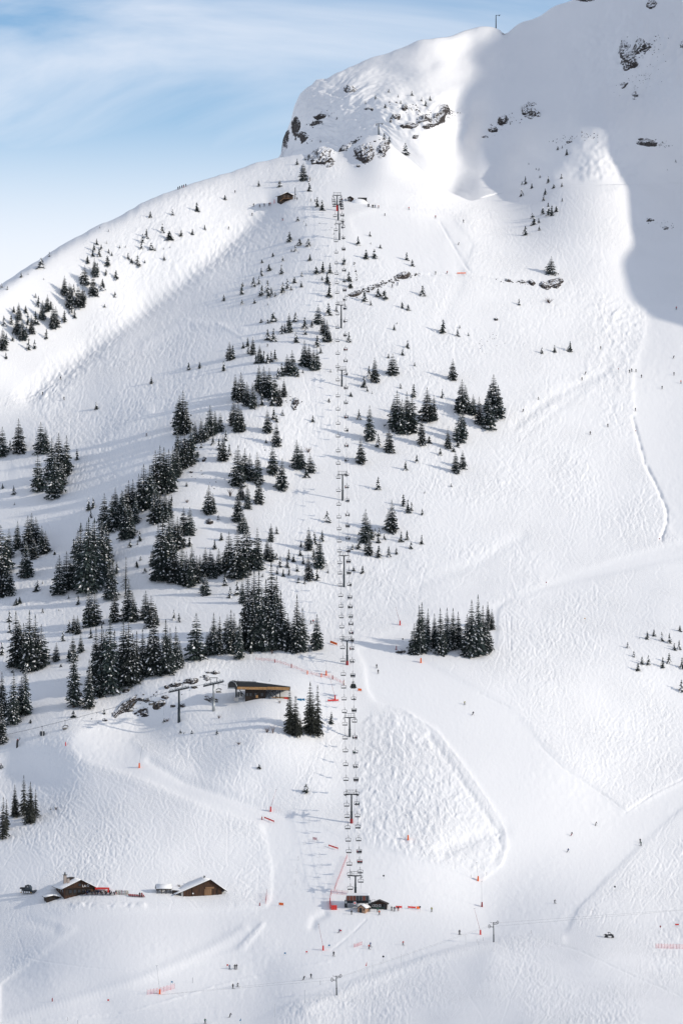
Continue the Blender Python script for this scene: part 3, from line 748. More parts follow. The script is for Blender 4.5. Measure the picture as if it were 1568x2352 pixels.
TREES = {
'C3': "1330,135,60,m;1017,178,40;1165,160,35,m;1520,55,28,b;1097,283,60;1080,275,35;990,320,65;965,355,60;957,395,40;1145,335,60,b;1225,302,42,m;1300,290,34;1383,262,30;1022,398,40,b;655,360,35;637,408,55;670,442,60;628,442,40,m;685,395,30;593,488,52,m;728,505,72,m;867,465,40,m;930,508,80,m;890,485,25,b;1110,470,30,m;335,443,28;280,520,72,b;145,582,28;785,594,58,m;718,568,40;640,575,110;660,560,80;575,628,112,m;632,700,125;660,710,60;695,662,76,m;778,715,35;438,702,115;500,680,50;470,790,150;455,785,100;480,740,100;528,780,130;560,770,115;575,740,80;480,820,70;505,852,55;437,880,90;243,720,30;262,780,80;322,810,100;345,800,70;288,868,115;360,928,145;380,910,120;243,895,100;130,870,105;175,820,45;95,815,35;190,900,85;215,960,110;120,960,120;150,1005,130;180,1000,100;88,1015,50;95,970,60;28,908,70;78,898,70;20,1075,130;45,1040,90;5,1060,110;315,995,68;195,1072,80;235,1062,62;42,1130,35;12,655,28;52,665,20;708,785,20,b;1513,740,38;1550,1140,110;1510,1215,70;1275,1205,45;1348,1195,40;1023,1298,42;652,1470,45,m;810,388,18;850,385,12;720,355,15;735,420,25;757,440,25;675,252,12;735,275,15;1050,405,18;1105,395,12;1150,385,10;192,565,10;297,598,10;980,488,18",
'C4': "322,60,40,b;520,95,55,m;575,200,70;607,222,75,m;443,292,28,b;483,300,10;500,325,15;388,430,70,m;455,455,40,b;515,460,45,b;590,310,10;400,500,20;427,497,40;447,508,10;275,532,22,b;342,563,28;202,577,22,b;250,628,40,b;333,650,62;198,667,52;525,560,38;470,668,28;65,788,75;72,735,25;145,735,60,m;180,720,50;200,798,75,m;238,770,85;245,810,60,m;265,795,50;290,805,28;342,780,75,m;372,755,75;398,760,25;420,710,35,b;467,740,35;67,858,32;150,850,30;240,865,15;567,650,50,b;612,640,80;660,645,75;642,718,85,m;655,802,90,m;608,692,25;755,585,32,b;788,700,65,m;800,742,60,m;850,455,60,m;930,392,28;935,445,12;1000,472,22,b;903,548,60,m;960,543,60,m;1178,555,52,m;1215,595,42,m;893,832,70,m;985,800,50,b;1025,815,60,b;935,860,28;1285,797,70,m;1147,880,40;1187,895,35,b;1423,1048,100,m;1520,1075,45;1535,1020,20;1183,1152,50,m;1150,1200,38;1055,1220,28;1093,1028,32;1112,988,12;1232,1278,24;1083,1332,125,m;1490,1365,125;925,1350,90;962,1382,145;890,1412,75,m;912,1445,30;1225,1480,100;1418,1490,60;1135,1425,30;788,1110,70;650,925,90,m;703,900,30;278,972,65,b;197,980,25,b;240,985,25,b;428,975,65,m;385,1045,115;337,1050,60,m;355,1040,50;490,1020,80,m;540,1010,45;493,1060,40;280,1105,100;240,1095,75,m;430,1112,75,m;580,985,110,m;615,1060,110;640,1110,130;655,1130,90,m;575,1140,80,m;597,1185,35;75,1152,35;105,1140,60;140,1198,105;110,1190,60;185,1255,110;215,1250,90;240,1255,80;265,1245,80;290,1240,90;160,1255,60;490,1270,150;520,1280,140;550,1300,130;575,1290,120;590,1275,90;470,1260,70;405,1330,145;440,1345,80;370,1330,120;335,1340,100;310,1360,80;5,1220,100;180,1440,150;215,1470,170;250,1480,170;285,1500,150;320,1540,120;270,1540,100;350,1480,105;20,1500,150;60,1510,170;100,1540,140;140,1555,150;200,1540,90;800,1475,25,b;945,1460,15;653,1515,22,b;665,1312,18;478,1318,22",
'C7': "40,240,170;65,235,130;10,200,150;280,155,85;240,245,135;300,175,45;340,130,35;300,335,140;545,175,40,m;650,40,22;230,318,20,b;40,610,240;85,560,180;120,570,160;172,590,185;60,700,110;105,760,140;180,722,160;40,845,190;70,920,140;90,880,60;275,525,170;335,632,185;435,490,170;465,485,130;525,510,110,m;500,545,55,b;262,980,105;300,930,50;640,850,85,m;515,1040,135;555,1000,100;608,978,78;590,1155,180;550,1100,80;515,1245,155;575,1245,95;540,1235,90;382,1100,70;415,1115,45;460,1075,40;465,1020,38;480,1135,60;325,1155,85;372,1155,65;305,1198,50;345,1215,50;385,1205,50;438,1180,40;447,1262,38;490,1270,30;205,1222,22;645,1195,22;640,1145,15;262,1115,110;235,1105,130;300,1100,40;170,1165,240;100,1170,280;35,1230,290;125,1210,40;60,1200,100;855,155,70;925,300,205;985,342,100;1060,378,150;868,452,145;1245,450,58;1170,500,65;985,630,95;1405,398,45;1455,350,115;1495,375,45;1525,340,35,b;1508,518,135;1555,490,110;1110,230,230;1150,250,200;1180,210,210;1215,245,230;1090,190,150;1280,330,165;1330,315,40,b;1315,170,200;1360,165,150;1540,310,190;1155,745,90;1185,790,100;1210,778,55;1080,920,190;1055,900,120,m;1282,805,40;900,990,200;930,960,110,m;965,950,55;990,945,55;985,990,35,b;1027,970,35;1140,985,70;1180,975,65;1125,990,20;1280,1002,65;1207,1032,45,m;1057,1085,78;1108,1066,42;988,1090,90,m;925,1075,115;900,1045,70;855,1030,50,b;812,1035,32;880,1198,48,m;820,1182,25,b;35,1340,100;70,1400,140;1300,660,15;1478,615,20",
'D2': "50,395,240,t;15,350,230,t;22,330,330,t;85,330,330,t;140,335,330,t;200,330,340,t;245,330,330,t;290,330,330,t;330,325,340,t;375,320,200;415,345,200;440,350,340,t;475,335,250,t;110,250,390,t;150,240,390,t;180,260,400,t;265,250,440,t;300,262,375,t;448,342,395,t;228,250,340,t;575,325,205;1230,355,180;1262,350,280,t;1280,340,290,t;1200,350,100;1320,300,220,t;1365,310,200,t;1405,355,270,t;1450,330,250,t;1490,320,240,t;1525,310,210,t;1430,350,120;390,900,270,d;425,910,230,d;525,905,310,d;580,915,300,d;670,825,90,d;460,905,120,d;545,890,160,d;498,1298,58,b;183,1132,28,b",
'D3': "140,370,330,t;185,370,360,t;215,350,280,t;250,335,180;110,360,240;250,190,165,t;275,188,120;1325,257,48;1370,235,40;1423,270,60;1474,285,68;1545,207,38,m;1508,332,45;1540,325,60;1193,318,35,m;1234,378,35,m;1290,432,62;1333,432,65;1262,475,52,m;1430,450,75;1472,420,75;1560,455,80;1555,612,95;1270,253,8;1370,435,10",
'C6': "130,385,200;70,370,70;20,405,170;275,390,185;310,385,150;255,640,210;350,560,240;400,545,255;450,530,230;370,685,245;420,605,150;522,435,82;95,665,62;20,622,32;100,735,15;600,770,100;630,755,75;615,822,50;547,915,62;707,890,205;760,910,210;800,890,180;830,870,200;845,965,210;880,960,200;915,860,180;905,935,80;945,980,70;880,1020,45;930,1005,18;950,1110,25;925,1155,35,b;980,1195,30,b;940,755,200;975,760,260;1010,755,250;1050,680,270;1080,660,280;1110,660,270;1140,650,250;1170,560,190;1195,540,170;1045,730,150;870,800,200;900,780,190;850,830,200;820,820,160;780,800,160;1045,855,190;1080,850,170;1115,840,180;1145,820,130;1075,790,120;1235,250,250;1210,200,180;1260,250,170;1225,490,190;1250,480,220;1290,455,220;1200,400,150;1320,320,130;1360,310,140;1390,300,120;1420,270,180;1455,250,130;1490,240,110;1440,330,60;1335,405,55;1360,350,30;1395,300,35;1505,435,150;1525,300,70;1480,360,80;1550,400,80;1185,628,60;1160,735,70;1260,610,25;1410,795,170;1440,790,120;1240,930,160;1285,935,165;1280,1010,75;1475,835,28;1495,970,48;1450,1028,62;1545,1180,230;1520,1170,120;1070,1245,330,t;1100,1250,410,t;1035,1150,120;1140,1220,380,t;1175,1265,250;1165,1040,220;1200,1030,190;1225,1010,130;1230,1260,220;1260,1280,200;1290,1285,190;1300,1230,190;1330,1260,160;1350,1220,130;1390,1215,170;1420,1180,130;1440,1225,140;1480,1200,150;1385,1345,135;1370,1300,80;1520,1280,100;1555,1360,80;1400,1200,90;545,1310,380,t;600,1330,440,t;570,1300,250;640,1310,420,t;690,1250,360,t;720,1140,250;680,1150,250;630,1150,260;590,1140,250;530,1100,170;500,1050,100;515,1290,200;660,1240,150;405,1340,230;450,1310,225;480,1300,180;760,1380,280,t;740,1370,200;790,1200,90;720,1200,40;850,1350,230,x;775,1530,190;870,1510,230;900,1520,170;600,1555,220;640,1550,200;985,1510,170;1020,1560,185;1050,1540,120;530,1408,60;465,1368,20;252,1320,80,m;290,1270,18;370,1068,22,b;215,980,165;245,1000,160;190,1060,220;285,1065,165;310,1060,130;120,1030,160;175,1225,220;230,1100,130;65,1095,170;15,1350,270;5,1200,280;40,1340,140;70,1345,190;112,1412,40,b;135,1405,40,b;65,1525,90;290,1465,30;400,1452,12;1175,1510,70;1210,1525,60",
'D1': "65,138,85;65,215,70;110,455,330,t;70,450,90;130,270,120;160,430,240;200,470,350,t;240,450,310,t;280,445,250;15,370,100;85,488,30;15,790,270,t;95,830,300,t;175,775,310,t;150,770,220;10,960,250,t;470,210,95;525,225,110;500,215,105;427,272,75;615,248,65;382,405,110;548,345,110;500,720,360,t;495,400,150;465,400,80;605,730,290,t;415,442,20,b;650,560,330,t;690,610,390,t;720,600,350,t;745,620,440,t;775,580,330,t;680,640,200;700,520,280,t;835,560,370,t;870,570,390,t;900,565,300,t;925,540,290,t;965,510,280,t;1040,500,360,t;1015,480,250,t;1070,495,250,t;1120,495,320,t;1150,490,270,t;1190,460,250,t;1215,440,150;1330,390,265;1400,370,140;1445,365,245,t;1485,360,220,t;1535,275,160;1560,350,250,t;1420,360,150;700,160,25;498,785,42,b;705,762,32;208,825,22,b;1110,820,25,b;1220,898,25;1245,900,12;1298,898,20,b;1466,900,28;10,1130,30,b;105,1460,190,d;165,1455,240,d;205,1500,240,d;240,1470,170,d",
'D4': "20,320,250,d;45,260,180,d;345,120,15",
'C5': "678,467,105,m;502,205,62,m;560,135,65,m;592,120,30;595,172,30;712,45,35,b;805,990,75,m;700,995,45,m;614,1002,40,m;460,678,38,m;40,892,45;118,885,18;58,832,20;15,1185,125;75,1410,200;150,1420,120;100,1390,150;190,1480,160;245,1510,210;290,1410,230;320,1435,190;260,1400,160;80,1568,165",
'C2': "435,1325,55;412,1328,22;482,1350,32,m;490,1372,18;410,1405,50,m;578,1395,40;567,1440,35;600,1315,42;540,1280,18,b;640,1348,25,b;695,1285,30;697,1340,28,m;700,1443,20;732,1115,40,m;668,1072,25;700,1060,18;512,1220,14;533,1225,18;460,1182,12;600,1545,105;625,1548,80;560,1538,50,m;660,1518,35,m;485,1565,35,m;1513,1165,18;1453,1225,8",
'C1': "412,1298,110,m;458,1380,60,m;368,1182,38;92,1335,38,m;245,1338,45,b;515,1490,75;548,1508,75,m;1145,1112,100,m;1028,1032,50;993,1005,45;930,725,28;858,740,18;652,848,18;1000,785,25,b;1025,670,20,b;1190,688,30;1320,720,30;1288,750,40;1260,720,25;1110,758,22;1092,700,18;535,1035,18;427,1150,18,b",
}
ANCHORS = [(40,740,'in the leftmost grove below the skyline'),(110,690,'in the lower-left grove under the skyline'),(165,700,'in the grove between skyline and mogul band'),(220,620,'in the grove below the long skyline'),(230,580,'near the top of the skyline grove'),(330,545,'scattered below the upper skyline'),(430,510,'standing alone near the upper skyline'),(60,610,'beside the far left skyline'),
 (690,400,'below the rock knolls at the ridge'),(735,470,'left of the top lift towers'),(640,600,'scattered left of the upper lift line'),(600,655,'in clumps far left of the lift'),(760,650,'close beside the upper lift line'),(850,560,'right of the upper lift line'),(940,590,'above the cut road, right of the lift'),(860,675,'just below the cut road'),(960,690,'on the open slope below the cut road'),
 (640,745,'in the clump left of the upper lift'),(720,740,'in the dense clump near the upper lift'),(590,800,'at the upper end of the tree belt'),(660,830,'in the upper tree belt left of the lift'),(710,815,'in the belt beside the lift'),(610,880,'in the broad clump of the tree belt'),(530,920,'in the belt above the gully'),(630,970,'below the tree belt by the dark rocks'),
 (880,850,'on the slope right of the fifth tower down'),(1020,750,'alone on the wide right-hand face'),(1050,840,'high on the wide right-hand face'),(930,930,'in the tight clump right of the lift'),(980,935,'in the tallest clump right of the lift'),(860,990,'in the row beside the lift'),(1065,940,'in the left half of the far right clump'),(1120,940,'in the right half of the far right clump'),(1070,1060,'in the row below the far right clump'),(1270,800,'in the row of three on the right face'),
 (1265,610,'above the dark rocks on the right face'),(1215,510,'at the foot of the sunlit rib'),(1220,420,'on the sunlit rib'),(1260,480,'in the small grove on the sunlit rib'),(1300,350,'at the crest of the sunlit rib'),(925,340,'behind the rock knoll'),(960,240,'on the cliff of the rocky dome'),
 (420,930,'in the pair above the gully'),(420,1010,'in the diagonal belt below the gully pair'),(480,980,'in the upper diagonal belt'),(350,1080,'in the densest part of the diagonal belt'),(390,1130,'at the right foot of the diagonal belt'),(290,1160,'in the lower diagonal belt'),(240,1200,'at the lower end of the diagonal belt'),
 (560,1080,'in the clump left of the sixth tower down'),(570,1160,'in the column below the middle clump'),(640,1080,'in the scatter left of the sixth tower down'),(690,1060,'in the small group near the sixth tower down'),(500,1160,'alone between belt and middle column'),
 (20,1010,'in the upper left edge group'),(90,1010,'beside the upper left edge group'),(130,1080,'in the big group at upper left'),(200,1150,'alone left of the diagonal belt'),
 (40,1240,'at the left edge below the white track'),(80,1250,'in the left clump below the white track'),(200,1290,'in the dense left grove'),(240,1300,'in the right half of the dense left grove'),(150,1330,'left of the dense left grove'),(270,1370,'around the bare dead tree'),(210,1410,'below the dense left grove'),(340,1400,'in the pair right of the dead tree'),(400,1270,'in the tall central grove'),(440,1300,'in the lower central grove'),(520,1270,'in the long central row'),(560,1270,'in the right part of the central row'),(640,1270,'in the sparse group left of the lift'),(720,1270,'close left of the seventh tower down'),
 (840,1230,'in the cluster right of the seventh tower down'),(900,1200,'in the big cluster right of the lift'),(930,1250,'along the lower rim of the right cluster'),(870,1100,'alone right of the sixth tower down'),(750,1180,'alone left of the lift cables'),
 (570,1440,'in the tall station grove, left half'),(620,1440,'in the tall station grove, middle'),(670,1440,'in the tall station grove, right half'),(730,1460,'alone right of the tall grove'),(960,1460,'in the left part of the grove on the piste'),(1030,1460,'in the middle grove on the piste'),(1100,1460,'in the right grove on the piste'),
 (1490,1480,'in the young plantation at the right edge'),(1530,1490,'at the right end of the young plantation'),
 (30,1480,'in the left edge row'),(80,1490,'in the tall left pair group'),(40,1600,'at the left edge by the snowy path'),(170,1480,'in the small clump left of the forest row'),(170,1560,'below the small left clump'),(240,1520,'in the left part of the forest row'),(300,1520,'in the middle of the forest row'),(370,1520,'in the right part of the forest row'),(460,1470,'between forest row and tall grove'),
 (670,1660,'in the dark pair beside the gondola station'),(725,1660,'in the dark group below the gondola station'),(60,1860,'in the group of three at lower left'),(10,1900,'at the lower left edge'),(700,1810,'round and dark on the lower slope')]
tree_list = []
for c, txt in TREES.items():
    for e in txt.split(';'):
        q = e.split(',')
        U, V = uv(c, float(q[0]), float(q[1])); h = us(c, float(q[2]))
        h *= np.interp(h, [4, 14, 30], [1.35, 1.25, 1.0])
        kind = q[3] if len(q) > 3 else ('s' if h > 20 else 'm')
        if any(abs(U - t[0]) < 6 and abs(V - t[1]) < 8 and 0.55 < h / t[2] < 1.8 for t in tree_list): continue
        tree_list.append((U, V, h, kind))
tree_list.sort(key=lambda t: -t[2])
BIG, SMALL = tree_list[:310], tree_list[310:]
def tree_at(U, V):
    return spot(U, V)
by_anchor = {}
for t in BIG:
    k_ = min(range(len(ANCHORS)), key=lambda i: (ANCHORS[i][0] - t[0]) ** 2 + (ANCHORS[i][1] - t[1]) ** 2)
    by_anchor.setdefault(k_, []).append(t)
TREE_GROUP = 'conifers on the snowy slope'
KINDW = {'s': 'snow-dusted spruce', 't': 'slender snowy spruce', 'd': 'snow-free spruce', 'x': 'bare dead spruce', 'm': 'young snowy spruce', 'b': 'low bushy spruce'}
for k_, ts in by_anchor.items():
    ts.sort()
    for i_, (U, V, h, kind) in enumerate(ts):
        p = tree_at(U, V)
        H = h * mpp(p) * 1.16
        trunk_me, crown_me, snow_me = random.choice(PROTO[kind])
        root = empty('spruce_tree', (p.x, p.y, p.z - 0.15), random.uniform(0, 6.28))
        wf = random.uniform(0.9, 1.12)
        root.scale = (H * wf, H * wf, H * 1.01)
        put('trunk', trunk_me, root); put('crown', crown_me, root)
        if snow_me: tag(put('snow_load', snow_me, root), kind='stuff')
        n_ = nth(i_, len(ts))
        tag(root, KINDW[kind] + (', ' + n_ if n_ else '') + ' ' + ANCHORS[k_][2], 'tree', TREE_GROUP)
# the saplings too many to pick apart
tiny = MB()
for (U, V, h, kind) in SMALL:
    p = tree_at(U, V); H = h * mpp(p)
    R = random.Random(int(U * 7 + V))
    wd = {'b': .6, 'm': .42}.get(kind, .32) * H
    nw = 6 if h > 8 else 4
    for w in range(nw):
        t = w / nw
        for b in range(7):
            a = R.uniform(0, 6.28); L = wd * (1 - t * .85) * R.uniform(.6, 1.15)
            z = p.z + H * (0.06 + t * .85)
            d = Vector((math.cos(a), math.sin(a), 0)); s_ = Vector((-d.y, d.x, 0)) * L * .35
            o_ = Vector((p.x, p.y, z))
            tip = o_ + d * L + Vector((0, 0, -.3 * L))
            tiny.cur = 1 if R.random() < .22 else 0
            tiny.add([o_ + Vector((0, 0, H * .12)), o_ + d * L * .6 + s_ - Vector((0, 0, .2 * L)), tip, o_ + d * L * .6 - s_ - Vector((0, 0, .2 * L))], [(0, 1, 2), (0, 2, 3)])
    tiny.cur = 0
    tiny.cyl((p.x, p.y, p.z - .2), (p.x, p.y, p.z + H), .03 * H + .02, .005, 4)
o = tiny.build('sapling_conifers', [M['needle'], M['snow_cap']])
tag(o, 'small scattered conifer saplings dotting the open snow', 'saplings', kind='stuff')

# bare shrubs
def brush(seed):
    R = random.Random(seed); b = MB()
    for _ in range(26):
        a = R.uniform(0, 6.28); t = R.uniform(.2, 1.0)
        p1 = Vector((math.cos(a) * t * .5, math.sin(a) * t * .4, R.uniform(.35, .7)))
        p2 = p1 + Vector((math.cos(a + R.uniform(-.6, .6)) * .25, math.sin(a) * .2, R.uniform(.1, .3)))
        b.tube([(0, 0, -.1), p1 * .5 + Vector((0, 0, .05)), p1, p2], [.018, .014, .009, .003], 3, False)
    return b.mesh('bare_shrub', M['twig'])
BR = [brush(i) for i in range(3)]
for c, x, y, h, w, lb in (('C5',663,665,40,60,'bare leafless shrub alone on the wide right face'),('D2',235,890,45,45,'bare leafless shrub left of the dark spruces below the station'),('D2',275,895,60,40,'leafless twiggy shrub beside the dark spruces below the station'),
                          ('D2',45,975,22,40,'low leafless shrub on the mound below the gondola station'),('D2',320,690,28,24,'small leafless bush in front of the gondola station'),('D1',1480,795,28,36,'leafless shrub beside the far gondola pylon'),
                          ('D1',1130,815,25,40,'leafless shrub beside the near gondola pylon'),('C6',1555,680,60,50,'leafless bush right of the diagonal tree belt'),('C6',1265,720,26,40,'leafless bush below the dense diagonal belt'),('D4',380,120,24,40,'leafless shrub below the three dark spruces'),
                          ('D4',1215,640,18,40,'reddish leafless bush behind the barn roof'),('C7',515,380,40,60,'leafless bush above the small group near the lift'),('D2',270,360,34,20,'leafless sapling below the tall grove')):
    U, V = uv(c, x, y); p = spot(U, V); s_ = mpp(p)
    o = put('bare_shrub', random.choice(BR), None, p, (0, 0, random.uniform(0, 6)), (us(c, w) * s_, us(c, w) * s_, us(c, h) * s_ * 1.1))
    tag(o, lb, 'shrub', 'bare shrubs')

# ------------------------------------------------------------------ rocks
def rock_material():
    m = bpy.data.materials.new('rock'); m.use_nodes = True
    n, l = m.node_tree.nodes, m.node_tree.links
    b = n['Principled BSDF']; b.inputs['Roughness'].default_value = 0.9
    tc = n.new('ShaderNodeTexCoord'); geo = n.new('ShaderNodeNewGeometry')
    t = n.new('ShaderNodeTexNoise'); t.inputs['Scale'].default_value = 0.9; t.inputs['Detail'].default_value = 7
    l.new(geo.outputs['Position'], t.inputs['Vector'])
    rp = n.new('ShaderNodeValToRGB')
    rp.color_ramp.elements[0].position = .35; rp.color_ramp.elements[0].color = (0.010, 0.011, 0.014, 1)
    rp.color_ramp.elements[1].position = .75; rp.color_ramp.elements[1].color = (0.085, 0.064, 0.050, 1)
    l.new(t.outputs['Fac'], rp.inputs['Fac'])
    # snow lying on ledges
    sp = n.new('ShaderNodeSeparateXYZ'); l.new(geo.outputs['Normal'], sp.inputs[0])
    t2 = n.new('ShaderNodeTexNoise'); t2.inputs['Scale'].default_value = 0.7; t2.inputs['Detail'].default_value = 6; t2.inputs['Roughness'].default_value = .65
    l.new(geo.outputs['Position'], t2.inputs['Vector'])
    ad = n.new('ShaderNodeMath'); ad.operation = 'MULTIPLY_ADD'; l.new(t2.outputs['Fac'], ad.inputs[0]); ad.inputs[1].default_value = 1.5; l.new(sp.outputs['Z'], ad.inputs[2])
    st = n.new('ShaderNodeMapRange'); st.inputs[1].default_value = 1.52; st.inputs[2].default_value = 1.60; l.new(ad.outputs[0], st.inputs[0])
    mx = n.new('ShaderNodeMix'); mx.data_type = 'RGBA'; l.new(st.outputs[0], mx.inputs['Factor'])
    l.new(rp.outputs['Color'], mx.inputs['A']); mx.inputs['B'].default_value = (0.86, 0.86, 0.87, 1)
    l.new(mx.outputs['Result'], b.inputs['Base Color'])
    bp = n.new('ShaderNodeBump'); bp.inputs['Distance'].default_value = .5; l.new(t.outputs['Fac'], bp.inputs['Height']); l.new(bp.outputs['Normal'], b.inputs['Normal'])
    return m
M['rock'] = rock_material()
def fbm(R, n, m, fx, fy, octs=5):
    out = np.zeros((n, m)); amp = 1.0
    yy_, xx_ = np.mgrid[0:1:n * 1j, 0:1:m * 1j]
    for o_ in range(octs):
        gx, gy = int(fx * 2 ** o_) + 2, int(fy * 2 ** o_) + 2
        lat = R.uniform(-1, 1, (gy + 1, gx + 1))
        u_, v_ = xx_ * (gx - 1), yy_ * (gy - 1)
        i_, j_ = u_.astype(int), v_.astype(int); a_, b_ = u_ - i_, v_ - j_
        a_, b_ = a_ * a_ * (3 - 2 * a_), b_ * b_ * (3 - 2 * b_)
        out += amp * (lat[j_, i_] * (1 - a_) * (1 - b_) + lat[j_, i_ + 1] * a_ * (1 - b_) + lat[j_ + 1, i_] * (1 - a_) * b_ + lat[j_ + 1, i_ + 1] * a_ * b_)
        amp *= .55
    return out
def rock_patch(seed, c, x, y, w, h, tilt):
    """cliff standing out of the snow: a piece of the slope pushed out in broken ledges, its rim sunk under the snow"""
    R = np.random.default_rng(seed)
    n = 26 if max(w, h) > 60 else 18
    asp = max(.4, min(2.5, h / w))
    no = fbm(R, n, n, 2.2, 3.0 * asp, 5); led = fbm(R, n, n, 1.4, 6, 3)
    b_, a_ = np.mgrid[-1:1:n * 1j, -1:1:n * 1j]
    r2 = a_ * a_ + b_ * b_
    lift = 0.95 - 1.5 * r2 + 0.75 * no + 0.30 * np.abs(led)
    ct, st_ = math.cos(tilt), math.sin(tilt)
    W, H = w * .74, h * .80
    U0, V0 = uv(c, x, y); p0 = spot(U0, V0); s_ = us(c, 1) * mpp(p0); front_ = V0 > np.interp(U0, Uc, rg)
    amp = min(w, h * 1.6) * s_ * .20 + .35
    P = np.zeros((n, n, 3))
    for i in range(n):
        for j in range(n):
            dx, dy = a_[i, j] * W, b_[i, j] * H
            U_, V_ = uv(c, x + dx * ct - dy * st_, y + dx * st_ + dy * ct)
            q = at(U_, max(V_, float(np.interp(U_, Uc, rg)) + 1.5)) if front_ else at_rear(U_, V_)
            if abs(q.y - p0.y) > 40: q = Vector((p0.x + (dx * ct - dy * st_) * s_, p0.y + 3, p0.z - (dx * st_ + dy * ct) * s_))
            P[i, j] = q
    off = np.clip(lift, -.8, 1.5) * amp
    P[..., 1] -= off * .80; P[..., 2] += off * .45
    P -= np.array(p0)[None, None]
    me = grid_mesh('rock_outcrop', P[::-1].copy())
    me.polygons.foreach_set('use_smooth', np.zeros(len(me.polygons), bool))
    me.materials.append(M['rock'])
    return p0, me
ROCKS = [  # crop, x, y, width, height, tilt, what is told apart by
 ('D1',855,710,150,44,-.72,'long slanting brown slab outcrop below the forest row'),('D1',965,752,80,46,-.2,'dark rock hump right of the slanting slab'),('D1',1070,705,70,36,-.3,'dark rock ledge left of the near gondola pylon'),('D1',1285,540,95,32,-.15,'largest dark rock ledge above the gondola pylons'),('D1',1390,525,60,28,.3,'dark rock ledge beside the far pylon top'),('D1',1190,568,70,24,-.1,'flat dark rock left of the largest ledge'),('D1',1132,582,34,20,0,'small dark rock left of the near pylon head'),
 ('D1',850,608,50,18,-.1,'small dark rock just under the forest row'),('D1',1112,654,40,18,.1,'small dark rock beside the near pylon cables'),('D1',1230,708,34,18,0,'small dark rock behind the near pylon shaft'),('D1',1425,668,80,30,.25,'dark rock ledge behind the far pylon foot'),('D1',1460,486,48,16,0,'thin dark rock above the far pylon'),('D1',1400,482,34,12,.2,'thin dark rock left above the far pylon'),('D1',866,738,40,24,-.4,'small dark rock right of the slab foot'),('D1',768,765,26,14,0,'small dark rock at the slab foot'),('D1',712,803,28,12,.1,'lowest small dark rock left of the slab'),('D1',945,668,50,16,.2,'thin dark rock at the slab head'),('D1',992,676,30,20,0,'small dark rock right of the slab head'),('D1',1312,585,36,14,0,'small dark rock below the largest ledge'),('D1',1166,712,30,12,0,'small dark rock left of the near pylon shaft'),
 ('C1',748,634,76,30,.0,'dark overhang near the top of the dome'),('C1',1185,905,110,34,-.1,'long dark cliff at the foot of the dome'),('C1',1270,850,110,44,-.25,'dark cliff band right of the dome centre'),('C1',1385,850,80,60,.5,'darkest cliff end above the shaded bowl'),('C1',1068,850,60,30,-.5,'slanting rock left of the dark cliff'),('C1',530,846,90,20,-.25,'thin rock band across the dome left side'),('C1',505,880,70,20,-.2,'lower thin rock band on the dome'),('C1',358,930,46,110,.1,'steep rock face on the dome left edge'),('C1',405,985,60,44,-.4,'broken rock below the dome left edge'),('C1',284,1012,40,100,.1,'lowest rock face on the left dome edge'),
 ('C1',545,1125,170,96,-.55,'brown rock knoll at the ridge, left of two'),('C1',590,1170,90,60,-.4,'lower brown rocks of the left knoll'),('C1',730,1060,130,40,-.6,'slanting rock rib left of the pylon knoll'),('C1',850,1100,100,90,-.6,'brown rocks on the pylon knoll'),('C1',990,1065,60,96,.3,'brown rocks under the ridge pylon'),('C1',805,1190,24,18,0,'lone brown boulder below the knolls'),('C1',1308,922,60,30,-.3,'small dark rock below the long cliff'),('C1',1350,908,60,24,-.2,'small dark rock right below the long cliff'),('C1',1150,785,60,26,.1,'rock above the dark cliff band'),('C1',880,785,56,18,.1,'thin rock in the middle of the dome'),('C1',1215,982,36,16,-.3,'lowest small rock below the dome'),('C1',1420,800,70,60,.3,'snow-plastered rocks at the shadow edge'),
 ('C1',410,1225,22,60,.1,'narrow brown rock in the cleft above the hut'),('C1',452,1285,22,40,0,'lower narrow brown rock in the cleft'),
 ('C2',1148,355,60,120,.15,'tall dark cliff at upper right'),('C2',1245,355,150,80,-.35,'wide dark cliff at upper right'),('C2',1180,455,90,90,-.6,'lower dark cliff at upper right'),('C2',475,792,90,80,.0,'lone dark outcrop in the shaded bowl'),('C2',200,935,60,30,-.1,'small dark rock left in the shaded bowl'),('C2',275,862,60,40,-.3,'speckled rock left of the lone outcrop'),('C2',145,990,36,14,0,'lowest rock in the shaded bowl'),('C2',1305,1030,150,50,.15,'dark cliff above the shaded slope at right'),('C2',1340,25,60,40,-.3,'dark rock at the top right corner'),('C2',830,4,150,22,.1,'rocks on the upper skyline'),('C2',1562,312,24,50,.4,'dark rock cut by the right frame edge'),('C2',1140,618,50,26,-.5,'speckled rock below the upper right cliffs'),('C2',1222,682,40,50,.2,'lowest speckled rock below the upper right cliffs'),
 ('C2',285,220,24,30,.6,'dark rock on the skyline notch by the summit pylon'),('C2',745,1015,34,14,-.1,'small rock on the sunlit rib crest'),
 ('C5',695,532,90,50,-.3,'dark rock wall below the lone spruce at right'),('C5',385,515,44,16,.2,'leftmost small dark rock on the traverse'),('C5',487,520,50,18,.1,'second small dark rock on the traverse'),('C5',545,526,44,28,.3,'third dark rock on the traverse'),('C5',632,545,64,30,.3,'dark rock left of the rock wall'),('C5',1448,155,34,18,0,'small dark rock on the shaded right slope'),('C5',1340,105,44,18,0,'speckled rock on the shaded right slope'),('C5',305,772,24,14,0,'small rock on the open right face'),
 ('C4',425,1530,34,56,.2,'dark rocks beside the tree belt left of the lift'),('C4',1150,662,80,34,-.25,'dark rock at the head of the cut road'),('C4',840,785,90,26,-.2,'brown rock wall at the foot of the cut road'),
 ('C6',1380,428,26,26,.2,'small dark rock right of the diagonal belt'),('C6',1418,848,44,26,.3,'dark rock below the lone spruce'),('C6',1292,515,18,12,0,'tiny dark rock beside the diagonal belt'),('D2',1140,335,60,22,.05,'dark rock left of the grove on the piste'),
]
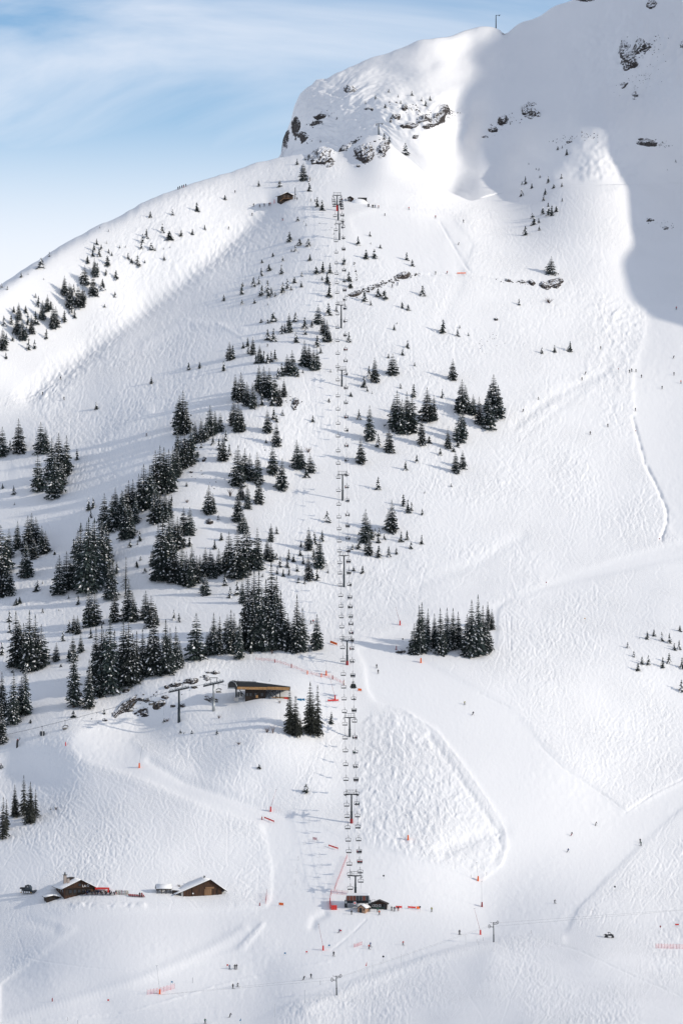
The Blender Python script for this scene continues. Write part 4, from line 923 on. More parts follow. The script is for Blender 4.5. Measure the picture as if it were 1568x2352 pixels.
for i_, (c, x, y, w, h, tilt, lb) in enumerate(ROCKS):
    p, me_ = rock_patch(300 + i_, c, x, y, w, h, tilt)
    tag(put('rock_outcrop', me_, None, p), lb, 'rock', 'rock outcrops in the snow')
# rubble along the road cut and below the cliffs
rub = MB()
R = random.Random(5)
def rubble(c, x0, y0, x1, y1, n, jx, jy, smax):
    for _ in range(n):
        t = R.random(); x = x0 + (x1 - x0) * t + R.gauss(0, jx); y = y0 + (y1 - y0) * t + R.gauss(0, jy)
        U, V = uv(c, x, y); p = spot(U, V); s_ = mpp(p) * us(c, 1) * R.uniform(.25, 1) * smax
        vs = [Vector((R.uniform(-1, 1), R.uniform(-.6, .6), R.uniform(-.6, .8))) for _ in range(7)]
        bm = bmesh.new()
        for v in vs: bm.verts.new(v)
        bmesh.ops.convex_hull(bm, input=bm.verts)
        bm.verts.index_update()
        rub.add([Vector(v.co) * s_ + p + Vector((0, -.2, 0)) for v in bm.verts], [[v.index for v in f.verts] for f in bm.faces])
        bm.free()
rubble('C4', 790, 798, 1150, 668, 150, 8, 10, 12); rubble('C4', 1150, 668, 1275, 650, 26, 6, 5, 9); rubble('C4', 825, 570, 845, 700, 30, 5, 8, 6); rubble('C4', 660, 310, 690, 420, 14, 8, 8, 6)
rubble('C1', 690, 1085, 830, 985, 50, 8, 8, 9); rubble('C1', 790, 1130, 880, 1040, 60, 18, 14, 12); rubble('C1', 950, 1100, 1000, 1010, 40, 18, 12, 9); rubble('C1', 1420, 790, 1500, 850, 40, 24, 24, 8)
rubble('C1', 470, 900, 640, 800, 36, 26, 16, 8); rubble('C1', 1100, 750, 1340, 830, 50, 40, 22, 10); rubble('C1', 380, 960, 480, 1010, 24, 20, 20, 9); rubble('C1', 480, 1180, 640, 1090, 30, 10, 14, 8)
rubble('C2', 1180, 380, 1420, 340, 70, 50, 50, 8); rubble('C2', 1150, 610, 1380, 520, 50, 40, 40, 6); rubble('C2', 180, 930, 400, 830, 50, 24, 24, 7); rubble('C2', 640, 1010, 980, 960, 50, 20, 14, 7); rubble('C2', 1240, 1010, 1480, 1050, 40, 20, 14, 8); rubble('C2', 430, 770, 520, 740, 14, 10, 10, 8)
rubble('C5', 330, 510, 740, 550, 40, 20, 12, 7); rubble('C5', 1310, 100, 1500, 155, 26, 20, 12, 6); rubble('C5', 270, 880, 335, 960, 16, 14, 20, 5); rubble('C5', 170, 900, 240, 990, 10, 14, 20, 4)
rubble('C6', 1230, 480, 1500, 620, 14, 40, 30, 8); rubble('C7', 150, 290, 330, 420, 14, 40, 20, 7); rubble('D1', 700, 800, 1300, 560, 26, 60, 30, 9); rubble('C4', 360, 1450, 440, 1540, 16, 20, 20, 10)
o = rub.build('stone_rubble', M['rock'])
tag(o, 'loose brown stones showing along road cut and cliffs', 'stones', kind='stuff')

# ------------------------------------------------------------------ materials for built things
M['steel'] = mat('dark_steel', (0.016, 0.020, 0.026), 0.5, 0.2, vary=.25)
M['mast'] = mat('green_grey_mast', (0.022, 0.034, 0.042), 0.5, 0.3, vary=.2)
M['galv'] = mat('galvanised_steel', (0.33, 0.35, 0.36), 0.45, 0.7, vary=.15)
M['cable'] = mat('steel_cable', (0.16, 0.17, 0.18), 0.5, 0.5)
M['black'] = mat('black_plastic', (0.012, 0.013, 0.015), 0.5, vary=.2)
M['cushion'] = mat('black_cushion', (0.014, 0.015, 0.017), 0.6, vary=.2)
M['red'] = mat('red_vinyl', (0.62, 0.022, 0.014), 0.5, vary=.15)
M['dark_red'] = mat('dark_red_vinyl', (0.26, 0.012, 0.014), 0.5, vary=.15)
M['orange'] = mat('orange_vinyl', (0.80, 0.13, 0.012), 0.5, vary=.15)
M['concrete'] = mat('concrete', (0.30, 0.30, 0.30), 0.9, vary=.15, scale=2)
M['stone'] = mat('chimney_stone', (0.33, 0.28, 0.25), 0.9, vary=.3, scale=5)
M['white'] = mat('white_paint', (0.78, 0.78, 0.78), 0.5, vary=.05)
M['blue'] = mat('blue_tarpaulin', (0.03, 0.20, 0.36), 0.5, vary=.2)
M['yellow'] = mat('yellow_paint', (0.62, 0.33, 0.03), 0.5, vary=.1)
M['groomer'] = mat('dark_blue_paint', (0.006, 0.02, 0.034), 0.35, vary=.2)
M['log'] = mat('pale_logs', (0.42, 0.26, 0.17), 0.8, vary=.25, scale=4)
M['skin'] = mat('skin', (0.50, 0.32, 0.25), 0.6, vary=.08)
def planks(name, c, c2, pitch=4.0, horizontal=False):
    m = bpy.data.materials.new(name); m.use_nodes = True
    n, l = m.node_tree.nodes, m.node_tree.links
    b = n['Principled BSDF']; b.inputs['Roughness'].default_value = 0.85
    tc = n.new('ShaderNodeTexCoord')
    mp = n.new('ShaderNodeMapping')
    mp.inputs['Scale'].default_value = (pitch, pitch, 0.35) if not horizontal else (0.35, 0.35, pitch)
    l.new(tc.outputs['Object'], mp.inputs['Vector'])
    t = n.new('ShaderNodeTexNoise'); t.inputs['Scale'].default_value = 1.0; t.inputs['Detail'].default_value = 3
    l.new(mp.outputs['Vector'], t.inputs['Vector'])
    rp = n.new('ShaderNodeValToRGB')
    rp.color_ramp.elements[0].position = .3; rp.color_ramp.elements[0].color = (*c, 1)
    rp.color_ramp.elements[1].position = .72; rp.color_ramp.elements[1].color = (*c2, 1)
    l.new(t.outputs['Fac'], rp.inputs['Fac']); l.new(rp.outputs['Color'], b.inputs['Base Color'])
    w = n.new('ShaderNodeTexWave'); w.inputs['Scale'].default_value = 1.4; w.inputs['Distortion'].default_value = .4
    if horizontal: w.bands_direction = 'Z'
    l.new(tc.outputs['Object'], w.inputs['Vector'])
    bp = n.new('ShaderNodeBump'); bp.inputs['Distance'].default_value = .04; l.new(w.outputs['Fac'], bp.inputs['Height']); l.new(bp.outputs['Normal'], b.inputs['Normal'])
    return m
M['wood'] = planks('weathered_planks', (0.012, 0.008, 0.006), (0.095, 0.038, 0.015))
M['wood_dark'] = planks('dark_planks', (0.010, 0.008, 0.007), (0.040, 0.024, 0.016))
M['wood_light'] = planks('door_planks', (0.16, 0.085, 0.045), (0.30, 0.17, 0.085))
M['timber'] = planks('timber_cladding', (0.34, 0.18, 0.07), (0.50, 0.28, 0.12), 2.0, True)
def glass(name, c, rough=.08):
    m = bpy.data.materials.new(name); m.use_nodes = True
    n, l = m.node_tree.nodes, m.node_tree.links
    b = n['Principled BSDF']; b.inputs['Roughness'].default_value = rough
    t = n.new('ShaderNodeTexNoise'); t.inputs['Scale'].default_value = .8
    tc = n.new('ShaderNodeTexCoord'); l.new(tc.outputs['Object'], t.inputs['Vector'])
    mx = n.new('ShaderNodeMix'); mx.data_type = 'RGBA'; l.new(t.outputs['Fac'], mx.inputs['Factor'])
    mx.inputs['A'].default_value = (*[v * .5 for v in c], 1); mx.inputs['B'].default_value = (*[v * 1.5 for v in c], 1)
    l.new(mx.outputs['Result'], b.inputs['Base Color'])
    return m
M['glass'] = glass('dark_window_glass', (0.02, 0.024, 0.03))
M['glass_reflection'] = glass('window_glass_painted_reflection', (0.13, 0.028, 0.012))  # dark glass with an orange reflection painted into its colour
def net_material():
    m = bpy.data.materials.new('red_netting'); m.use_nodes = True
    n, l = m.node_tree.nodes, m.node_tree.links
    b = n['Principled BSDF']; b.inputs['Base Color'].default_value = (0.75, 0.03, 0.05, 1); b.inputs['Roughness'].default_value = .7
    tc = n.new('ShaderNodeTexCoord')
    ck = n.new('ShaderNodeTexBrick'); ck.inputs['Scale'].default_value = 9.0; ck.inputs['Mortar Size'].default_value = 0.022; ck.offset = 0.0
    ck.inputs['Brick Width'].default_value = 0.5; ck.inputs['Row Height'].default_value = 0.5
    ck.inputs['Color1'].default_value = ck.inputs['Color2'].default_value = (0, 0, 0, 1); ck.inputs['Mortar'].default_value = (1, 1, 1, 1)
    l.new(tc.outputs['UV'], ck.inputs['Vector']); l.new(ck.outputs['Color'], b.inputs['Alpha'])
    return m
M['net'] = net_material()

# ------------------------------------------------------------------ the four-seat chairlift
TOWERS = [(816,2053,2014),(807,1890,1825),(802.7,1691,1648),(797,1527,1473),(789.8,1348,1277),(786.5,1149,1091),(784.7,886.4,849.7),(783.4,753.8,701.8),(779.3,551,515),(776.5,505.6,471),(774,484,450)]
tower_tops = []
GAUGE = 1.95
TW = ['foot of the line, behind the base station', 'second from the base station, dark red padded foot', 'third from the base station, beside the mogul field', 'fourth from the base station, above the gondola station', 'fifth from the base station', 'sixth from the base station', 'seventh from the base station, among trees', 'eighth from the base station, below the cut road', 'third from the top of the line', 'second from the top of the line', 'topmost tower of the line']
for i_, (U, Vb, Vt) in enumerate(TOWERS):
    p = at(U, Vb); h = (Vb - Vt) * mpp(p)
    if i_ == 0: h += 0.6
    root = empty('lift_tower', p)
    tag(root, 'dark steel chairlift tower, ' + TW[i_], 'lift tower', 'towers of the four-seat chairlift')
    b = MB(); b.tube([(0, 0, -1.2), (0, 0, h * .38)], [.46, .42], 12); b.tube([(0, 0, h * .38), (0, 0, h * .40)], [.55, .55], 12); b.tube([(0, 0, h * .40), (0, 0, h)], [.36, .27], 12)
    b.build('mast', M['mast'], root)
    b = MB(); b.prism([(-2.35, .12), (-.5, -.12), (.5, -.12), (2.35, .12), (2.35, .34), (-2.35, .34)], -.22, .22)
    o = b.build('crossarm', M['steel'], root); o.location.z = h
    b = MB()
    b.bar((-2.2, 0, h + 1.75), (2.2, 0, h + 1.75), .13)
    for x in (-1.55, -.42, .42, 1.55): b.bar((x, 0, h + .3), (x, 0, h + 1.75), .10)
    b.bar((-2.2, 0, h + .9), (2.2, 0, h + .9), .05)
    b.build('catwalk_rail', M['steel'], root)
    for s_ in (-1, 1):
        b = MB()
        b.bar((s_ * GAUGE, -2.3, h + .05 - 1.0), (s_ * GAUGE, 2.3, h + .05 + 1.0), .16, .28)
        o = b.build('sheave_train', M['steel'], root)
        b = MB(); b.box((s_ * (GAUGE + .42), 0, h - .35), (.55, 3.2, .08)); b.box((s_ * (GAUGE + .7), 0, h + .1), (.06, 3.2, .5)); b.build('work_platform', M['steel'], o)
        for q in range(6):
            y = -2.1 + q * .84
            b = MB(); b.cyl((s_ * GAUGE - .07, y, h + .3 + y * .43), (s_ * GAUGE + .07, y, h + .3 + y * .43), .22, None, 10); b.build('sheave', M['black'], o)
    if i_ in (1, 3):
        b = MB(); b.tube([(0, 0, -.5), (0, 0, 1.6)], [.60, .60], 12); b.build('safety_pad', M['dark_red'], root)
    if i_ == 10:
        b = MB(); b.tube([(.1, -.1, -.3), (.1, -.1, 2.8)], [.62, .58], 12); b.build('safety_pad', M['red'], root)
    if i_ in (1, 3, 5, 6, 7):
        b = MB()
        for x in (-.2, .2): b.bar((x, -.42, 1.5), (x, -.36, h), .04)
        for q in range(int(h / .45) - 3): b.bar((-.2, -.42, 1.7 + q * .45), (.2, -.42, 1.7 + q * .45), .03)
        b.build('ladder', M['steel'], root)
    tower_tops.append(p + Vector((0, 0, h + .5)))
# ropes
def rope_path(side):
    pts = []
    tt = [tower_tops[0] + Vector((0, -11, -4.0))] + tower_tops
    for a, b in zip(tt[:-1], tt[1:]):
        for q in range(12):
            t = q / 12
            p = a.lerp(b, t) + Vector((side * GAUGE, 0, -4 * t * (1 - t) * (b - a).length * .016))
            pts.append(p)
    pts.append(tt[-1] + Vector((side * GAUGE, 0, 0)))
    pts.append(tt[-1] + Vector((side * GAUGE, 14, 3.0)))
    return pts
ROPE = {}
for s_, nm in ((-1, 'left haul rope of the chairlift, with empty chairs coming down'), (1, 'right haul rope of the chairlift, carrying skiers up')):
    pts = rope_path(s_); ROPE[s_] = pts
    b = MB(); b.tube(pts, .032, 5); o = b.build('haul_rope', M['cable']); tag(o, nm, 'cable', 'chairlift ropes')
for s_, nm in ((-.42, 'thin signal cable strung between the tower heads, left one'), (.42, 'thin signal cable strung between the tower heads, right one')):
    b = MB(); b.tube([p + Vector((s_, 0, 1.2)) for p in tower_tops], .018, 4); o = b.build('signal_cable', M['cable']); tag(o, nm, 'cable')
# chairs
def chair_parts():
    out = []
    b = MB(); b.tube([(0, 0, .06), (0.0, -.10, -.05), (.16, -.14, -.28), (.16, -.10, -.75), (.02, 0, -1.05)], .062, 6); b.box((0, 0, 0), (.12, .42, .14)); out.append(('hanger', b.mesh('hanger', M['steel'], True)))
    fr_ = []
    for q in range(13):
        a = math.pi * q / 12
        fr_.append((math.cos(a) * .96 if abs(math.cos(a)) < .8 else math.copysign(.96, math.cos(a)), 0, -1.38 + .34 * math.sin(a) ** .6))
    pts = [(.96, -.02, -2.12)] + fr_ + [(-.96, -.02, -2.12), (.96, -.02, -2.12)]
    b = MB(); b.tube(pts, .072, 6); b.box((0, 0, -1.06), (.34, .12, .10)); out.append(('frame', b.mesh('frame', M['steel'], True)))
    b = MB(); b.box((0, -.24, -2.17), (1.96, .50, .36)); out.append(('seat', b.mesh('seat', M['cushion'])))
    b = MB()
    for z in (-1.72, -1.9): b.tube([(-.94, .0, z), (.94, .0, z)], .012, 4)
    for x in (-.47, 0, .47): b.tube([(x, .0, -2.08), (x, .02, -1.66)], .012, 4)
    out.append(('backrest', b.mesh('backrest', M['galv'])))
    return out
CHAIR = chair_parts()
def conv(c, ys): return [uv(c, 0, y)[1] for y in ys]
LEFT_V = conv('C4', [152, 164, 180, 196, 265, 360, 435, 512, 585, 655, 720, 785, 860, 928, 1020, 1110, 1195, 1285, 1375, 1483]) + conv('C7', [97, 193, 278, 378, 462, 558, 648, 740, 825, 905, 988, 1055, 1135, 1205, 1285, 1355, 1428]) + conv('D2', [115, 185, 260, 325, 410, 505, 590, 670, 755, 840, 935, 1022, 1115, 1215, 1310, 1388, 1465, 1540]) + conv('D5', [250, 332, 410, 495, 565, 658])
RIGHT_V = conv('C4', [150, 165, 180, 195, 213, 258, 300, 340, 413, 488, 565, 632, 705, 765, 828, 888, 975, 1070, 1165, 1243, 1333, 1425, 1527]) + conv('C7', [148, 238, 340, 440, 538, 620, 712, 808, 883, 967, 1050, 1123, 1200, 1280, 1365, 1430]) + conv('D2', [112, 162, 222, 272, 328, 415, 510, 585, 668, 745, 820, 928, 1028, 1125, 1215, 1310, 1378, 1460, 1535]) + conv('D5', [245, 330, 408, 478, 548, 610])
def rope_at(side, V, drop):
    pts = ROPE[side]
    prev = None
    for a, b in zip(pts[:-1], pts[1:]):
        for q in range(24):
            p = a.lerp(b, q / 24)
            v = CV - (p.z - drop - ZC) / p.y * F
            if prev is not None and (prev - V) * (v - V) <= 0: return p
            prev = v
    return None
def chair(side, V):
    p = rope_at(side, V, 2.16)
    if p is None: return None
    root = empty('lift_chair', p, 0.0 if side < 0 else math.pi)
    for nm, me_ in CHAIR: put(nm, me_, root)
    return root
tower_V = [t[2] for t in TOWERS]
def span_of(V):
    """which towers the chair hangs between, counted from the base"""
    k_ = sum(1 for v in tower_V if v > V)
    return k_
def label_chairs(lst, text):
    groups = {}
    for r, V in lst: groups.setdefault(span_of(V), []).append((V, r))
    for k_, q in groups.items():
        q.sort(key=lambda t: -t[0])
        for i, (V, r) in enumerate(q):
            where = 'above the ' + ORD[k_ - 1] + ' tower up' if k_ else 'at the base station'
            r['span'] = where; r['pos'] = ORD[i]
            tag(r, f'{text}, {ORD[i]} one {where}', 'chair', 'chairs of the four-seat lift')
LC = [(chair(-1, v), v) for v in LEFT_V]; RC = [(chair(1, v), v) for v in RIGHT_V]
LC = [c for c in LC if c[0]]; RC = [c for c in RC if c[0]]
label_chairs(LC, 'empty downhill lift chair on left rope'); label_chairs(RC, 'uphill lift chair on right rope')

# ------------------------------------------------------------------ people
def skin_figure(name, joints, edges, root_i=0):
    """one continuous body: joints {(x,y,z): radius}"""
    me_ = bpy.data.meshes.new(name); me_.from_pydata([j[0] for j in joints], edges, [])
    ob_ = bpy.data.objects.new(name, me_); COL.objects.link(ob_)
    md = ob_.modifiers.new('skin', 'SKIN'); md.use_smooth_shade = True
    sv = me_.skin_vertices[0].data
    for i, j in enumerate(joints):
        r = j[1]; sv[i].radius = (r, r) if not isinstance(r, tuple) else r
        sv[i].use_root = (i == root_i)
    sb = ob_.modifiers.new('sub', 'SUBSURF'); sb.levels = 1; sb.render_levels = 1
    dg = bpy.context.evaluated_depsgraph_get()
    out = bpy.data.meshes.new_from_object(ob_.evaluated_get(dg))
    bpy.data.objects.remove(ob_); bpy.data.meshes.remove(me_)
    out.name = name
    return out
def pose(kind):
    if kind == 'stand':
        k = dict(hip=(0, .02, .92), chest=(0, -.06, 1.30), neck=(0, -.08, 1.50), head=(0, -.10, 1.66), kl=(.13, -.10, .50), kr=(-.13, -.10, .50), fl=(.14, .02, .10), fr=(-.14, .02, .10), el=(.34, -.02, 1.12), er=(-.34, -.02, 1.12), hl=(.36, -.28, 1.00), hr=(-.36, -.28, 1.00))
    elif kind == 'glide':
        k = dict(hip=(0, .16, .78), chest=(0, -.16, 1.10), neck=(0, -.26, 1.26), head=(0, -.32, 1.40), kl=(.15, -.16, .46), kr=(-.15, -.16, .46), fl=(.16, .04, .10), fr=(-.16, .04, .10), el=(.38, -.22, .98), er=(-.38, -.22, .98), hl=(.40, -.46, .92), hr=(-.40, -.46, .92))
    elif kind == 'turn':
        k = dict(hip=(.22, .10, .76), chest=(.34, -.10, 1.12), neck=(.36, -.18, 1.30), head=(.38, -.22, 1.45), kl=(.24, -.14, .44), kr=(-.04, -.14, .46), fl=(.02, .04, .10), fr=(-.22, .04, .10), el=(.66, -.10, 1.00), er=(.02, -.16, 1.02), hl=(.74, -.30, .86), hr=(-.12, -.38, .96))
    elif kind == 'walk':
        k = dict(hip=(0, 0, .94), chest=(.02, -.02, 1.32), neck=(.02, -.03, 1.52), head=(.03, -.05, 1.68), kl=(.16, -.14, .52), kr=(-.12, .06, .50), fl=(.24, -.10, .10), fr=(-.20, .14, .10), el=(.32, .06, 1.12), er=(-.30, -.04, 1.12), hl=(.34, -.08, .92), hr=(-.34, -.16, .92))
    else:   # seated
        k = dict(hip=(0, .06, .10), chest=(0, .02, .46), neck=(0, .0, .66), head=(0, -.02, .82), kl=(.13, -.46, .10), kr=(-.13, -.46, .10), fl=(.15, -.50, -.36), fr=(-.15, -.50, -.36), el=(.30, -.06, .30), er=(-.30, -.06, .30), hl=(.22, -.34, .22), hr=(-.22, -.34, .22))
    V_ = {n_: Vector(v) for n_, v in k.items()}
    names, J = [], []
    def add(n_, p, r): names.append(n_); J.append((tuple(p), r))
    add('hip', V_['hip'], (.175, .15)); add('waist', V_['hip'].lerp(V_['chest'], .45), (.165, .14)); add('chest', V_['chest'], (.20, .15)); add('neck', V_['neck'], .075)
    add('head0', V_['neck'].lerp(V_['head'], .45), .085); add('head', V_['head'], (.115, .13)); add('top', V_['head'] + Vector((0, 0, .10)), .07)
    for s_, q in ((1, 'l'), (-1, 'r')):
        sh = V_['chest'] + Vector((s_ * .19, 0, .11))
        add('s' + q, sh, .085); add('e' + q, V_['e' + q], .066); add('w' + q, V_['e' + q].lerp(V_['h' + q], .8), .048); add('h' + q, V_['h' + q], .052)
        hj = V_['hip'] + Vector((s_ * .10, 0, -.06)); hd = V_['k' + q]
        add('t' + q, hj.lerp(hd, .3), .115); add('k' + q, hd, .088); add('c' + q, hd.lerp(V_['f' + q], .5), .075); add('a' + q, V_['f' + q], .075)
        add('toe' + q, V_['f' + q] + Vector((0, -.17, -.03)), .06)
    ix = {n_: i for i, n_ in enumerate(names)}
    E = [('hip', 'waist'), ('waist', 'chest'), ('chest', 'neck'), ('neck', 'head0'), ('head0', 'head'), ('head', 'top')]
    for q in 'lr': E += [('chest', 's' + q), ('s' + q, 'e' + q), ('e' + q, 'w' + q), ('w' + q, 'h' + q), ('hip', 't' + q), ('t' + q, 'k' + q), ('k' + q, 'c' + q), ('c' + q, 'a' + q), ('a' + q, 'toe' + q)]
    return k, skin_figure('body', J, [(ix[a], ix[b]) for a, b in E])
OUTFIT = {'dark': ((.012, .014, .02), (.012, .012, .014), 'dark'), 'black': ((.010, .010, .012), (.016, .018, .024), 'black'), 'red': ((.42, .02, .02), (.014, .014, .018), 'red-jacketed'), 'blue': ((.02, .05, .16), (.02, .05, .09), 'blue-clad'), 'orange': ((.65, .10, .015), (.02, .02, .025), 'orange-jacketed'), 'green': ((.02, .10, .07), (.012, .014, .014), 'green-jacketed'), 'yellow': ((.30, .28, .03), (.012, .012, .012), 'yellow-jacketed'), 'redlegs': ((.014, .012, .016), (.32, .015, .02), 'red-trousered'), 'pale': ((.45, .45, .42), (.05, .05, .06), 'pale-jacketed')}
for k_, (c1, c2, w) in OUTFIT.items():
    M['j_' + k_] = mat('jacket_' + k_, c1, .8, vary=.2); M['p_' + k_] = mat('trousers_' + k_, c2, .8, vary=.2)
POSE = {k_: pose(k_) for k_ in ('stand', 'glide', 'turn', 'walk', 'seated')}
BODY = {}
def body_mesh(ps, outfit):
    if (ps, outfit) in BODY: return BODY[ps, outfit]
    k, base = POSE[ps]
    me_ = base.copy(); me_.name = 'person'
    me_.materials.clear()
    for m_ in (M['j_' + outfit], M['p_' + outfit], M['skin'], M['black']): me_.materials.append(m_)
    hip, neck, head = Vector(k['hip']), Vector(k['neck']), Vector(k['head'])
    for f in me_.polygons:
        c = f.center
        if (c - head).length < .30 and c.z > neck.z + .06:
            f.material_index = 2 if (c.y < head.y - .06 and abs(c.z - head.z + .02) < .10) else 3
        elif ps == 'seated':
            f.material_index = 0 if c.z > hip.z + .10 else 1
        else:
            f.material_index = 0 if c.z > hip.z + .02 else 1
        if min((c - Vector(k['hl'])).length, (c - Vector(k['hr'])).length) < .09: f.material_index = 3
    BODY[ps, outfit] = me_
    return me_
b = MB(); b.prism([(-.05, 0), (.05, 0), (.05, .02), (-.05, .02)], -.85, .80); b.box((0, -.93, .06), (.09, .20, .018), rot=Matrix.Rotation(.5, 3, 'X'))
SKI = b.mesh('ski', M['black'])
b = MB(); b.tube([(0, 0, 0), (0, .25, -1.05)], .012, 4); b.cyl((0, .24, -.98), (0, .245, -1.0), .06, None, 6); POLE = b.mesh('ski_pole', M['black'])
b = MB(); b.prism([(-.13, 0), (.13, 0), (.13, .02), (-.13, .02)], -.76, .76); BOARD = b.mesh('snowboard', M['black'])
def person(p, ps, outfit, label, face=0.0, group='people on the snow', kit='ski', scale=1.03):
    me_ = body_mesh(ps, outfit)
    o = put('person', me_, None, p + Vector((0, 0, -.03)), (0, 0, face), (scale,) * 3)
    k = POSE[ps][0]
    if kit == 'ski':
        for q in 'lr':
            f = k['f' + q]; put('ski', SKI, o, (f[0], f[1], .03))
            h = k['h' + q]; put('ski_pole', POLE, o, h, (0.1, .05 if q == 'l' else -.05, 0))
    elif kit == 'board': put('snowboard', BOARD, o, (0, 0, .03), (0, 0, 1.57))
    tag(o, label, 'person', group)
    return o
SEATED_GROUP = 'skiers riding the chairlift'
RR = random.Random(21)
SEATN = ['leftmost', 'second from left', 'second from right', 'rightmost']
for r, V in RC:
    lowest = V > conv('D5', [470])[0]
    n_ = RR.choice([2, 2, 3, 3, 4]) if not (V > conv('D2', [1440])[0] and V < conv('D5', [400])[0]) and V < conv('D5', [500])[0] else 0
    if abs(V - conv('D2', [668])[0]) < 2: n_ = 1
    if abs(V - conv('D5', [408])[0]) < 2: n_ = 4
    if abs(V - conv('D2', [820])[0]) < 2 or abs(V - conv('D2', [1310])[0]) < 2: n_ = 0
    seats = sorted(RR.sample(range(4), n_))
    for s_ in seats:
        of = RR.choice(['dark', 'black', 'dark', 'blue', 'red', 'green', 'black', 'dark', 'redlegs'])
        if abs(V - conv('D5', [478])[0]) < 2: of = 'red'
        x = -.70 + s_ * .467
        o = put('person', body_mesh('seated', of), None, r.location + Vector((x, .22, -2.20)), (0, 0, math.pi), (.94,) * 3)
        for q in 'lr':
            f = POSE['seated'][0]['f' + q]; put('ski', SKI, o, (f[0], f[1] - .1, f[2] - .07), (-.35, 0, 0))
        tag(o, f"{OUTFIT[of][2]} skier, {SEATN[s_]} seat, {r['pos']} chair {r['span']}", 'person', SEATED_GROUP)
# a rider with a Christmas-tree load on one chair (a dark bushy fir carried uphill)
for r, V in RC:
    if abs(V - conv('D2', [585])[0]) < 2:
        t_, c_, s_ = PROTO['b'][0]
        root = empty('cut_fir', r.location + Vector((0, -.15, -2.35)))
        root.scale = (2.9, 2.0, 3.4); put('trunk', t_, root); put('crown', c_, root)
        tag(root, 'dark bushy fir riding on an uphill lift chair', 'tree')
        break
